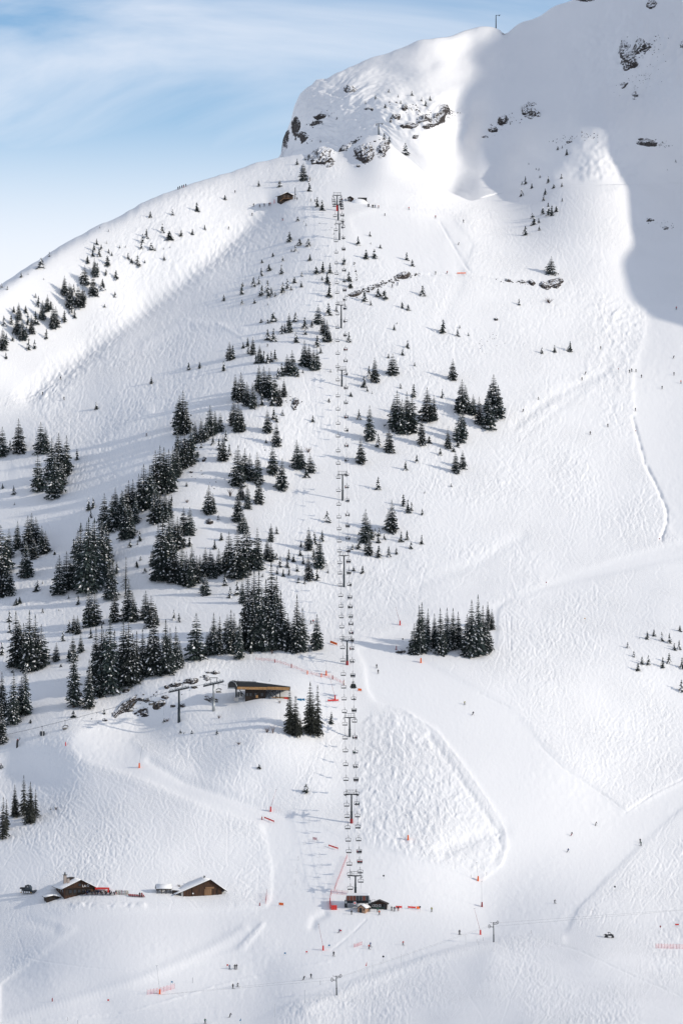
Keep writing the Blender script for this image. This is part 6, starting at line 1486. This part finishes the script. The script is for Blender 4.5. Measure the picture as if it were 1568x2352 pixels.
b = MB(); b.box((X4(195), 0, Z4(340)), (.65, .8, 3.6)); b.build('column', M['steel'], root)
b = MB(); b.box((X4(195), 0, Z4(410)), (1.7, 1.6, 1.5)); b.build('plinth', M['concrete'], root)
for x in (585, 660, 712): b = MB(); b.box((X4(x), .4, Z4(350)), (.36, .36, 3.4)); b.build('column', M['steel'], root)
for (x0, y0, x1, y1) in ((235, 300, 300, 375), (610, 315, 690, 390), (575, 330, 640, 390)): b = MB(); b.bar((X4(x0), .2, Z4(y0)), (X4(x1), .2, Z4(y1)), .28); b.build('brace', M['steel'], root)
b = MB(); b.box((X4(440), .6, Z4(378)), (.9, .1, 1.1)); b.build('door', M['timber'], root)
for x in (178, 215, 395, 592): b = MB(); b.bar((X4(x), 3, Z4(208)), (X4(x) + .1, 3, Z4(180)), .05); b.bar((X4(x) - .5, 3, Z4(205)), (X4(x) + .1, 3, Z4(180)), .05); b.build('roof_rail', M['steel'], root)
# gondola cabin waiting under the hood
cabin(p + Vector((X4(235), 1.2, Z4(300) + 1.4)), 'gondola cabin parked under the station hood')
# timber fence, tarps and sign right of it
root = empty('timber_fence', p + Vector((X4(720), 1.0, 0))); tag(root, 'low timber fence under the right end of the gondola station', 'fence')
for i in range(5): b = MB(); b.box((-2.9 + i * 1.45, 0, .45), (1.40, .12, .95)); b.build('board', M['timber'], root)
q = lab_place('D2', 365, 660); root = empty('crash_mat', q); b = MB(); b.prism([(-.9, -.3), (.9, -.3), (.8, .55), (-.8, .6)], -.3, .3); b.build('mat', M['red'], root); tag(root, 'red crash mat at the station fence end', 'mat')
for x, w, lb in ((455, 1.9, 'blue tarpaulin-covered stack left of the dark spruces'), (482, 1.1, 'dark blue crate behind the dark spruces')):
    q = lab_place('D2', x, 672); root = empty('covered_stack', q + Vector((0, .5, 0))); tag(root, lb, 'crate')
    b = MB(); b.box((0, 0, .25), (w, 1.0, 1.1), taper=.94); b.build('cover', M['blue'], root); b = MB(); b.bar((-w / 2, -.52, .3), (w / 2, -.52, .3), .04); b.build('strap', M['black'], root)
q = lab_place('D2', 430, 672); root = empty('notice_sign', q); tag(root, 'slatted notice sign between station and spruces', 'sign')
b = MB(); b.bar((0, 0, -.3), (0, 0, 1.2), .08); b.build('post', M['steel'], root)
for z in (1.2, 1.45): b = MB(); b.box((0, -.05, z), (1.0, .06, .20)); b.build('slat', M['galv'], root)

# summit hut and shelters
p = lab_place('C1', 295, 1440)
root = empty('summit_hut', p + Vector((0, .2, .4)), .34); tag(root, 'wooden summit hut with balcony stairs and snow roof on the ridge', 'hut', 'timber buildings')
gable_house(root, 6.6, 6.6, 2.7, 2.7, 0, 4.2, M['wood_dark'], .7, .8, .8, .28)
for x in (-1.2, .9): window(root, x, 2.1, .9, 1.2, -.02, 'glass', 'wood_light')
b = MB(); b.box((.3, -.9, .75), (5.4, 1.5, .14)); b.build('balcony', M['wood_light'], root)
b = MB()
b.bar((-2.4, -1.6, 1.7), (3.0, -1.6, 1.7), .08)
for q_ in range(8): b.bar((-2.4 + q_ * .77, -1.6, .8), (-2.4 + q_ * .77, -1.6, 1.7), .06)
b.build('railing', M['wood_light'], root)
b = MB(); b.bar((-2.6, -1.5, .75), (-4.6, -1.7, -.9), .9, .16); b.build('stairs', M['wood_light'], root)
q = lab_place('C1', 354, 1432); root = empty('wood_pole', q); tag(root, 'tall dark pole right of the summit hut', 'pole')
b = MB(); b.tube([(0, 0, -.5), (0, 0, 6.4)], [.22, .15], 8); b.build('post', M['wood_dark'], root); b = MB(); b.box((.2, 0, 2.6), (.5, .3, .7)); b.build('switch_box', M['steel'], root)
p = lab_place('C1', 749, 1450)
root = empty('operator_hut', p + Vector((0, .6, 0)), -.25); tag(root, 'small grey operator hut right of the top lift tower', 'hut', 'timber buildings')
gable_house(root, 2.6, 2.4, 2.3, 2.3, 0, 3.0, M['wood_dark'], .45, .5, .5, .12)
window(root, -.4, 1.5, .95, .9, -.02, 'glass', 'white')
b = MB(); b.box((.85, -.04, 1.0), (.7, .06, 1.9)); b.build('door', M['wood'], root)
p = lab_place('C1', 835, 1462)
root = empty('lift_shelter', p + Vector((0, 1.2, .2)), .15); tag(root, 'black slanted shelter wall buried in a snow bank near the summit', 'shelter')
b = MB(); b.prism([(-2.0, 2.9), (2.5, 3.0), (2.5, -.8), (1.2, .9)], 0, 3.0); b.build('wall', M['black'], root)
b = MB(); b.box((.3, 1.5, 3.05), (4.8, 3.3, .12)); b.build('roof', M['wood_dark'], root)
b = MB(); b.ball((-1.6, .6, 0), 3.0, 16, 10, (1.5, .8, .86)); b.build('snow_bank', M['snow_cap'], root, True)
# red tripod sign by the summit hut
q = lab_place('C1', 205, 1432); root = empty('tripod_marker', q); tag(root, 'small red tripod marker left of the summit hut', 'marker')
for s_ in (-1, 0, 1): b = MB(); b.bar((s_ * .45, .2 * abs(s_) - .2, 0), (0, 0, 2.4), .10); b.build('leg', M['red'], root)

# pylons on the ridges
for c, x, y, top, lb, arm in (('C1', 952, 970, 885, 'thin pylon on the rocky knoll', 1), ('C2', 225, 195, 100, 'lone pylon on the upper skyline', 0)):
    q = lab_place(c, x, y); h = us(c, y - top) * mpp(q)
    root = empty('blasting_pylon', q); tag(root, lb, 'pylon')
    b = MB(); b.tube([(0, 0, -1), (0, 0, h)], [.42, .26], 8); b.build('mast', M['mast'], root)
    b = MB(); b.bar((-1.6 if arm else 0, 0, h - .3), (2.8 if arm else 3.2, 0, h + .1), .26); b.build('arm', M['steel'], root)
    b = MB(); b.box((2.2, 0, h - .5), (.9, .5, .4))
    if arm: b.box((-1.3, 0, h - .9), (.7, .4, .7))
    b.build('pulley_box', M['steel'], root)

# drag lift pylons
for c, x, y, top, lb in (('D6', 287, 1020, 885, 'drag-lift pylon with two wheels beside the red lance'), ('D5', 703, 1382, 1250, 'drag-lift pylon with ring wheels low in the picture')):
    q = lab_place(c, x, y); h = us(c, y - top) * mpp(q)
    root = empty('drag_lift_pylon', q); tag(root, lb, 'pylon', 'drag-lift pylons')
    b = MB(); b.tube([(.1, 0, -.8), (.08, 0, h * .35)], [.24, .21], 8); b.tube([(.08, 0, h * .35), (.08, 0, h * .37)], [.30, .30], 8); b.tube([(.08, 0, h * .37), (0, 0, h)], [.17, .13], 8); b.build('mast', M['mast'], root)
    for s_, z, r_ in ((1, h * .97, .55), (-1, h * .77, .62)):
        b = MB(); b.bar((0, 0, z), (s_ * 1.25, -.2, z + .1), .14); b.bar((0, 0, z - .45), (s_ * 1.1, -.2, z - .05), .08); o = b.build('arm', M['steel'], root)
        b = MB(); cx_ = Vector((s_ * 1.45, -.2, z + .15)); n_ = 16
        ring = [cx_ + Vector((math.cos(6.2832 * i / n_) * r_ * .62, .35 * math.cos(6.2832 * i / n_) * r_, math.sin(6.2832 * i / n_) * r_)) for i in range(n_ + 1)]
        b.tube(ring, .075, 6); 
        for i in (0, 4, 8, 12): b.bar(cx_, ring[i], .06)
        b.build('wheel', M['steel'], o)
    b = MB(); b.bar((0, 0, h * .95), (-1.2, -.1, h * .99), .12); b.bar((.1, 0, h * .88), (1.3, -.1, h * .90), .14); b.build('bracket', M['steel'], root)
a_, c_ = lab_place('D5', 703, 1382), lab_place('D6', 287, 1020)
for s_, nm in ((1, 'upper'), (-1, 'lower')):
    b = MB(); e_ = lab_place('D6', 860, 850)
    z1, z2 = 10.5 if s_ > 0 else 8.4, 10.5 if s_ > 0 else 8.4
    A_ = [a_ + Vector((-60, -16, 2)), a_ + Vector((s_ * 1.45, -.2, us('D5', 132) * mpp(a_) * (.97 if s_ > 0 else .77))), c_ + Vector((s_ * 1.45, -.2, us('D6', 135) * mpp(c_) * (.97 if s_ > 0 else .77))), e_ + Vector((60, 4, 4))]
    b.tube(A_, .018, 4); o = b.build('drag_lift_cable', M['cable']); tag(o, nm + ' cable of the drag lift crossing the foreground', 'cable', 'drag-lift cables')

# ------------------------------------------------------------------ snow lances
LANCES = [('D1',942,1121,960,985,'orange','beside the left traverse'),('D2',1132,163,1103,45,'red','above the grove on the piste'),('D2',1273,412,1267,300,'orange','in front of the grove on the piste'),('D2',635,502,635,412,'orange','inside the netting above the station'),('D2',694,668,663,535,'red','right of the dark spruces'),('D2',260,1409,297,1265,'red','on the traverse below the mound'),
 ('D5',1187,329,1175,170,'orange','in the lower mogul field'),('D5',614,1063,583,890,'red','below the base station ramp'),('D6',183,593,173,475,'orange','at the mogul field tip'),('D6',209,768,207,600,'dark_red','below the mogul field tip'),('D6',199,956,158,783,'red','left of the drag-lift pylon'),('D4',1080,1359,1060,1172,'orange','inside the pink netting at lower left')]
for c, x, y, tx, ty, colr, lb in LANCES:
    q = lab_place(c, x, y); m_ = us(c, 1) * mpp(q)
    root = empty('snow_lance', q); tag(root, f"snow lance with {colr.replace('_', ' ')} padded base {lb}", 'snow lance', 'snow lances along the pistes')
    H = 30 * m_
    b = MB(); w = .62; b.prism([(-w / 2, -.5), (w / 2, -.5), (w / 2 * .92, H), (-w / 2 * .7, H * 1.04)], -.45, .45); b.build('pad', M[colr], root)
    top = Vector(((tx - x) * m_, 0, (y - ty) * m_))
    b = MB(); b.tube([(0, 0, H * .7), top], [.055, .035], 5); o = b.build('lance', M['galv'] if colr != 'red' else M['dark_red'], root)
    b = MB(); b.bar(top, top + Vector((-.28, 0, .3)), .07); b.bar(top, top + Vector((.28, 0, .3)), .07); b.build('nozzle', M['steel'], o)
q = lab_place('D1', 120, 986); m_ = us('D1', 1) * mpp(q)
root = empty('snow_gun_tower', q); tag(root, 'dark upright snow gun tower with curved hose at the left edge', 'snow gun')
b = MB(); b.tube([(-.15, 0, -.5), (-.1, 0, 20 * m_), (.1, 0, 46 * m_)], [.42, .42, .45], 8); b.build('padded_post', M['black'], root)
b = MB(); b.tube([(.2, 0, 46 * m_), (.7, 0, 47 * m_), (1.0, 0, 54 * m_), (.98, 0, 64 * m_)], .14, 6); b.build('hose', M['steel'], root)
b = MB(); b.box((.1, 0, 50 * m_), (.5, .5, .5)); b.build('nozzle_head', M['dark_red'], root)
# plain red posts
for i, (c, x, y, h, colr, lb) in enumerate((('D1',445,979,24,'red','red padded post under the bubble chair'),('D2',288,417,22,'dark_red','first red post of the netting above the station'),('D2',400,452,28,'dark_red','second red post of the netting above the station'),('D2',508,496,26,'orange','third post, orange, of the netting above the station'),('D2',602,515,26,'orange','fourth post, orange, of the netting above the station'),('D2',678,531,26,'dark_red','fifth red post of the netting above the station'),('D2',753,572,34,'dark_red','sixth red post of the netting beside the lift'),('D2',1108,329,30,'dark_red','slim dark post left of the grove on the piste'),('D4',355,1413,22,'dark_red','short red post low at lower left'),('D5',186,768,20,'dark_red','short red post at the foot of the race slope'),('D2',202,1475,22,'dark_red','red post beside the slanted banner'))):
    q = lab_place(c, x, y); H = us(c, h) * mpp(q)
    root = empty('padded_post', q); tag(root, lb, 'post', 'padded posts')
    b = MB(); b.tube([(0, 0, -.4), (0, 0, H)], [.20, .18], 8); b.build('pad', M[colr], root); b = MB(); b.tube([(0, 0, H), (0, 0, H + .5)], .03, 5); b.build('pole', M['steel'], root)

# ------------------------------------------------------------------ netting, banners, gates, markers
def net_panel(root, pts, h, m='net'):
    vs, fs, uvs = [], [], []
    L = 0
    for i, q in enumerate(pts):
        if i: L += (pts[i] - pts[i - 1]).length
        vs += [tuple(q + Vector((0, 0, -.1))), tuple(q + Vector((0, 0, h)))]; uvs.append(L)
    fs = [(2 * i, 2 * i + 2, 2 * i + 3, 2 * i + 1) for i in range(len(pts) - 1)]
    me_ = bpy.data.meshes.new('netting'); me_.from_pydata(vs, [], fs); me_.materials.append(M[m])
    ul = me_.uv_layers.new(name='uv')
    for f in me_.polygons:
        for li in f.loop_indices:
            vi = me_.loops[li].vertex_index; ul.data[li].uv = (uvs[vi // 2], h * (vi % 2))
    put('netting', me_, root)
    for q in pts:
        b = MB(); b.tube([q + Vector((0, 0, -.4)), q + Vector((0, 0, h + .25))], .035, 5); b.build('stake', M['dark_red'], root)
def fence(c, pl, h, lb, n_=4, m='net'):
    pts = []
    for (x0, y0), (x1, y1) in zip(pl[:-1], pl[1:]):
        for i in range(n_): pts.append(lab_place(c, x0 + (x1 - x0) * i / n_, y0 + (y1 - y0) * i / n_))
    pts.append(lab_place(c, *pl[-1]))
    root = empty('safety_net', (0, 0, 0)); tag(root, lb, 'net', 'red safety nets')
    net_panel(root, pts, h, m)
fence('D2', [(160,398),(288,410),(400,445),(508,490),(602,512),(678,525),(755,566)], 1.1, 'long red netting curving above the gondola station', 3)
fence('D5', [(668,790),(660,745),(664,700),(670,682),(780,692)], 1.6, 'red netting around the base station corner', 3)
fence('D5', [(690,668),(706,620),(730,560),(752,500),(778,436)], 1.5, 'red netting running up the slope beside the chairlift', 5)
fence('D4', [(995,1365),(1040,1358),(1085,1350),(1130,1338),(1180,1322)], 1.7, 'pink netting around the orange lance at lower left', 2)
fence('D6', [(1382,1056),(1440,1058),(1500,1060),(1566,1062)], 1.6, 'netting with tall stakes at the right edge', 3)
fence('D5', [(822,1046),(850,1038),(876,1028)], 1.2, 'short pale red netting below the ramp', 3)
fence('D5', [(226,757),(231,730),(233,690)], 1.6, 'red netting at the left foot of the race slope', 3)
# solid red padding at the station corner
for x0, y0, x1, y1, h, lb in ((664, 788, 660, 735, 1.5, 'bright red padding wall left of the base station'), (670, 790, 708, 790, 1.7, 'low red padding at the base station corner')):
    a_, c_ = lab_place('D5', x0, y0), lab_place('D5', x1, y1)
    root = empty('padding_wall', a_); tag(root, lb, 'padding')
    for i in range(5):
        s0, s1 = (c_ - a_) * (i / 5), (c_ - a_) * ((i + .94) / 5)
        b = MB(); b.bar(s0 + Vector((0, 0, h / 2 - .2)), s1 + Vector((0, 0, h / 2 - .2)), .3, h + .4); b.build('pad', M['red'], root)
def banner(c, x0, y0, x1, y1, h, colr, lb):
    a_, c_ = lab_place(c, x0, y0), lab_place(c, x1, y1)
    root = empty('banner', a_); tag(root, lb, 'banner', 'banners across the pistes')
    d = c_ - a_
    b = MB(); b.bar(Vector((0, 0, .75)), d + Vector((0, 0, .75)), .06, h); b.build('cloth', M[colr], root)
    for t in (0, .5, 1):
        b = MB(); b.tube([d * t + Vector((0, .06, -.4)), d * t + Vector((0, .06, 1.3))], .035, 5); b.build('stake', M['steel'], root)
for args in (('C5',42,461,101,466,.5,'orange','orange banner beside the cut road traverse'),('D2',662,286,708,304,.9,'orange','orange banner left of the fourth tower'),('D2',645,684,718,684,.6,'red','red banner below the red lance'),('D2',849,612,873,615,.9,'orange','small orange banner right of the lift'),('D2',217,1470,284,1496,.5,'red','slanted red banner on the left traverse'),('D5',651,366,715,388,.5,'red','slanted red banner on the race slope'),('D5',316,763,346,766,.9,'orange','short orange banner at the race slope foot'),('D5',1104,783,1146,784,.7,'red','red banner behind the three people'),('D5',1186,784,1238,787,.6,'red','long red banner right of the three people'),('D5',1244,788,1268,788,.9,'orange','short orange banner beside the round sign'),('D6',1513,908,1538,910,.5,'red','red banner near the right frame edge')):
    banner(*args)
M['pale_pink'] = mat('faded_pink_cloth', (.62, .40, .40), .8)
banner('D5', 545, 320, 572, 325, .9, 'pale_pink', 'faded pink banner high on the race slope')
# slalom gates: thin poles with small panels
for i, (x, y) in enumerate(((585,436),(442,458),(596,509),(430,545),(575,590),(422,620),(575,661),(487,352),(515,208),(575,349),(622,376))):
    q = lab_place('D5', x, y); root = empty('slalom_gate', q); tag(root, f'thin slalom gate on the groomed race slope, {ORD[i]} listed from its middle' if False else f'thin pale slalom gate on the race slope, {["upper right pair end","upper left","middle right","middle left","lower middle right","lower left","lowest right","upper centre","topmost","high right","highest right near banner"][i]}', 'gate', 'slalom gates')
    b = MB(); b.tube([(0, 0, -.3), (0, 0, 1.85)], .03, 5); b.build('pole', M['galv'], root)
    b = MB(); b.tube([(.5, .1, -.3), (.5, .1, 1.85)], .03, 5); b.build('pole', M['galv'], root); b = MB(); b.box((.25, .05, 1.35), (.46, .015, .3)); b.build('panel', M['snow_cap'], root)
for c, x, y, colr, lb in (('D5',733,945,'red','small red gate panel beside the racer'),('D5',655,1045,'blue','small blue gate panel left of the short netting'),('D5',503,1088,'red','small red gate panel on the valley floor'),('D5',357,1098,'blue','small blue gate panel left of the red one'),('D4',733,1414,'red','small red gate panel at lower left'),('D4',1537,1178,'red','small red gate panel beside the valley pair'),('D4',1162,1292,'blue','small dark gate panel above the pink netting')):
    q = lab_place(c, x, y); root = empty('gate_panel', q); tag(root, lb, 'gate', 'gate panels')
    for s_ in (-1, 1): b = MB(); b.tube([(s_ * .3, 0, -.2), (s_ * .3, 0, 1.2)], .025, 5); b.build('pole', M['steel'], root)
    b = MB(); b.box((0, 0, .75), (.62, .03, .5)); b.build('panel', M[colr], root)
for c, x, y, h, colr, lb in (('D5',909,1230,90,'red','red and white feather flag beside the valley road'),('D5',60,1580,60,'blue','blue feather flag at the bottom edge')):
    q = lab_place(c, x, y); H = us(c, h) * mpp(q); root = empty('feather_flag', q); tag(root, lb, 'flag', 'feather flags')
    b = MB(); b.tube([(0, 0, -.3), (0, 0, H)], .03, 5); b.build('pole', M['galv'], root)
    b = MB(); b.prism([(0, H), (-.1, H * .9), (-.45, H * .72), (-.5, H * .62), (-.02, H * .66)], -.01, .01); b.build('cloth', M[colr], root)
    if colr == 'red': b = MB(); b.prism([(-.2, H * .8), (-.42, H * .70), (-.2, H * .69)], -.02, -.012); b.build('stripe', M['white'], root)
MARK = [('D6',951,808,30,'','left of the curved tracks'),('D6',1106,672,30,'disc','at the right piste edge'),('D6',1413,932,20,'sign','near the right edge red banner'),('D6',1404,957,22,'','below the square sign'),('D6',540,952,22,'','on the road right of the pylon'),('D6',175,1015,18,'','left of the drag-lift pylon'),('D6',187,1036,12,'','at the drag-lift pylon foot'),('D6',217,1003,22,'','close left of the drag-lift pylon'),('D6',100,1035,78,'','tall and far left of the drag-lift pylon'),('D5',1020,1138,32,'disc','in the middle of the valley floor'),('D5',1022,585,26,'disc','right of the base tower'),('D5',1140,1195,92,'','tall on the valley road'),('D5',947,1245,76,'','tall beside the feather flag'),('D5',595,1298,30,'','on the lower road'),('D5',490,1430,90,'','tall left of the lower drag-lift pylon'),('D5',288,1522,90,'','tall near the bottom left of centre'),('D5',1267,800,30,'disc','at the end of the red banners'),('C8',643,1282,26,'red','on the traverse above the right slope'),('C8',1246,258,28,'red','beside the right piste bend'),('C8',1407,982,20,'red','at the snow ditch end'),('C8',904,1522,20,'yellow','on the wide tracked slope'),('C5',1130,1140,28,'red','left of the three resting skiers'),('D4',210,1568,50,'','at the bottom left corner'),('D4',458,1540,22,'','low at lower left'),('D4',527,1568,30,'','at the bottom edge left of centre'),('D4',1303,1285,38,'','right of the pink netting'),('D2',1151,275,22,'disc','left of the grove on the piste'),('D6',240,565,26,'','right of the mogul tip lance'),('D6',136,575,20,'','left of the mogul tip lance'),('D1',1107,775,75,'','beside the dark rock ledge')]
for c, x, y, h, kind, lb in MARK:
    q = lab_place(c, x, y); H = max(us(c, h) * mpp(q), 1.2); root = empty('marker_pole', q)
    tag(root, {'': 'thin piste marker pole ', 'disc': 'piste marker pole with dark disc ', 'sign': 'marker pole with square dark sign ', 'red': 'marker pole with red ball ', 'yellow': 'marker pole with yellow tip '}[kind] + lb, 'marker pole', 'piste markers')
    b = MB(); b.tube([(0, 0, -.3), (0, 0, H)], .035, 5); b.build('pole', M['galv'] if kind != '' or h > 40 else M['steel'], root)
    if kind == 'disc': b = MB(); b.cyl((0, -.05, H), (0, .0, H), .36, None, 12); b.build('disc', M['black'], root)
    if kind == 'sign': b = MB(); b.box((0, -.04, H), (.5, .05, .6)); b.build('plate', M['dark_red'], root)
    if kind in ('red', 'yellow'): b = MB(); b.ball((0, 0, H), .28, 8, 5); b.build('ball', M['dark_red' if kind == 'red' else 'yellow'], root)

# ------------------------------------------------------------------ snow vehicles
q = lab_place('D4', 188, 682)
root = empty('snow_groomer', q + Vector((0, 0, 0)), -.32); tag(root, 'dark blue snow groomer with rear tiller parked left of restaurant', 'snow groomer')
for s_ in (-1, 1):
    b = MB()
    n_ = 22; pr = []
    for i in range(n_):
        a = 6.2832 * i / n_; pr.append((max(-1.9, min(1.9, 2.15 * math.cos(a))) , .42 + .40 * math.sin(a)))
    b.prism(pr, s_ * 1.0 - .42, s_ * 1.0 + .42); tr_ = b.build('track', M['black'], root)
    for x in (-1.4, -.5, .4, 1.3): b = MB(); b.cyl((x, s_ * 1.0 - .45, .42), (x, s_ * 1.0 + .45, .42), .30, None, 10); b.build('wheel', M['white'], tr_)
    b = MB(); b.box((-2.0, s_ * 1.0, .25), (.35, .86, .22)); b.box((2.0, s_ * 1.0, .30), (.35, .86, .22)); b.build('track_tip', M['yellow'], tr_)
b = MB(); b.box((-.3, 0, 1.05), (3.6, 1.5, .6)); b.build('chassis', M['groomer'], root)
b = MB(); b.prism([(-.7, 1.3), (1.3, 1.3), (1.45, 2.0), (.9, 2.85), (-.5, 2.9), (-.75, 2.2)], -1.0, 1.0); cb = b.build('cab', M['groomer'], root)
b = MB(); b.prism([(.2, 1.9), (1.2, 1.9), (.8, 2.7), (.2, 2.7)], -1.04, -1.0); b.build('side_window', M['glass'], cb)
b = MB(); b.prism([(-.55, 1.95), (.05, 1.95), (.05, 2.65), (-.5, 2.65)], -1.04, -1.0); b.build('side_window', M['glass'], cb)
for x in (.3, .6): b = MB(); b.box((x, -1.06, 2.35), (.16, .05, .26)); b.build('work_lamp', M['white'], cb)
b = MB(); b.box((.2, 0, 2.98), (.5, .8, .14)); b.build('roof_beacon', M['black'], cb)
b = MB(); b.box((-1.9, 0, 1.7), (1.7, 1.6, .6)); b.bar((-1.0, .5, 2.0), (-1.2, .5, 2.7), .1); b.build('rear_box', M['black'], root)
b = MB(); b.cyl((2.7, -1.7, .65), (2.7, 1.7, .65), .5, None, 10); b.bar((1.6, -.6, .9), (2.6, -.6, .7), .2); b.bar((1.6, .6, .9), (2.6, .6, .7), .2); b.build('front_blade', M['groomer'], root)

q = lab_place('D6', 1068, 986)
root = empty('tracked_buggy', q, -.12); tag(root, 'black tracked utility buggy driving across the snow at right', 'buggy')
for x, w, nm in ((-1.05, 1.25, 'rear'), (1.25, .85, 'front')):
    for s_ in (-1, 1):
        b = MB(); b.prism([(x - w / 2, .02), (x + w / 2, .02), (x + w * .62, .22), (x + .12, .70), (x - .12, .70), (x - w * .62, .22)], s_ * .62 - .16, s_ * .62 + .16); t_ = b.build('track', M['black'], root)
        b = MB(); b.cyl((x - .25, s_ * .62 - .18, .2), (x - .25, s_ * .62 + .18, .2), .14, None, 8); b.cyl((x + .25, s_ * .62 - .18, .2), (x + .25, s_ * .62 + .18, .2), .14, None, 8); b.build('wheel', M['steel'], t_)
b = MB(); b.prism([(-1.6, .75), (.2, .65), (1.5, .6), (1.55, .95), (.85, 1.25), (.5, 1.3), (-.2, 1.0), (-1.65, 1.25), (-1.7, 1.1)], -.66, .66); b.build('body', M['black'], root)
b = MB(); b.prism([(-.55, 1.78), (.2, 1.74), (.3, 1.84), (-.6, 1.9)], -.66, .66); b.build('roof', M['black'], root)
for s_ in (-1, 1): b = MB(); b.bar((.25, s_ * .62, 1.8), (.75, s_ * .62, 1.2), .07); b.bar((-.3, s_ * .62, 1.82), (-.25, s_ * .62, 1.0), .07); b.build('roll_bar', M['black'], root)
b = MB(); b.bar((.26, 0, 1.76), (.72, 0, 1.24), 1.2, .02); b.build('windscreen', M['glass'], root)
b = MB(); b.box((-.05, .1, .98), (.45, 1.1, .4)); b.build('seat', M['cushion'], root)
b = MB(); b.bar((-1.7, 0, .8), (-2.2, 0, 1.0), .08); b.build('tow_bar', M['black'], root)
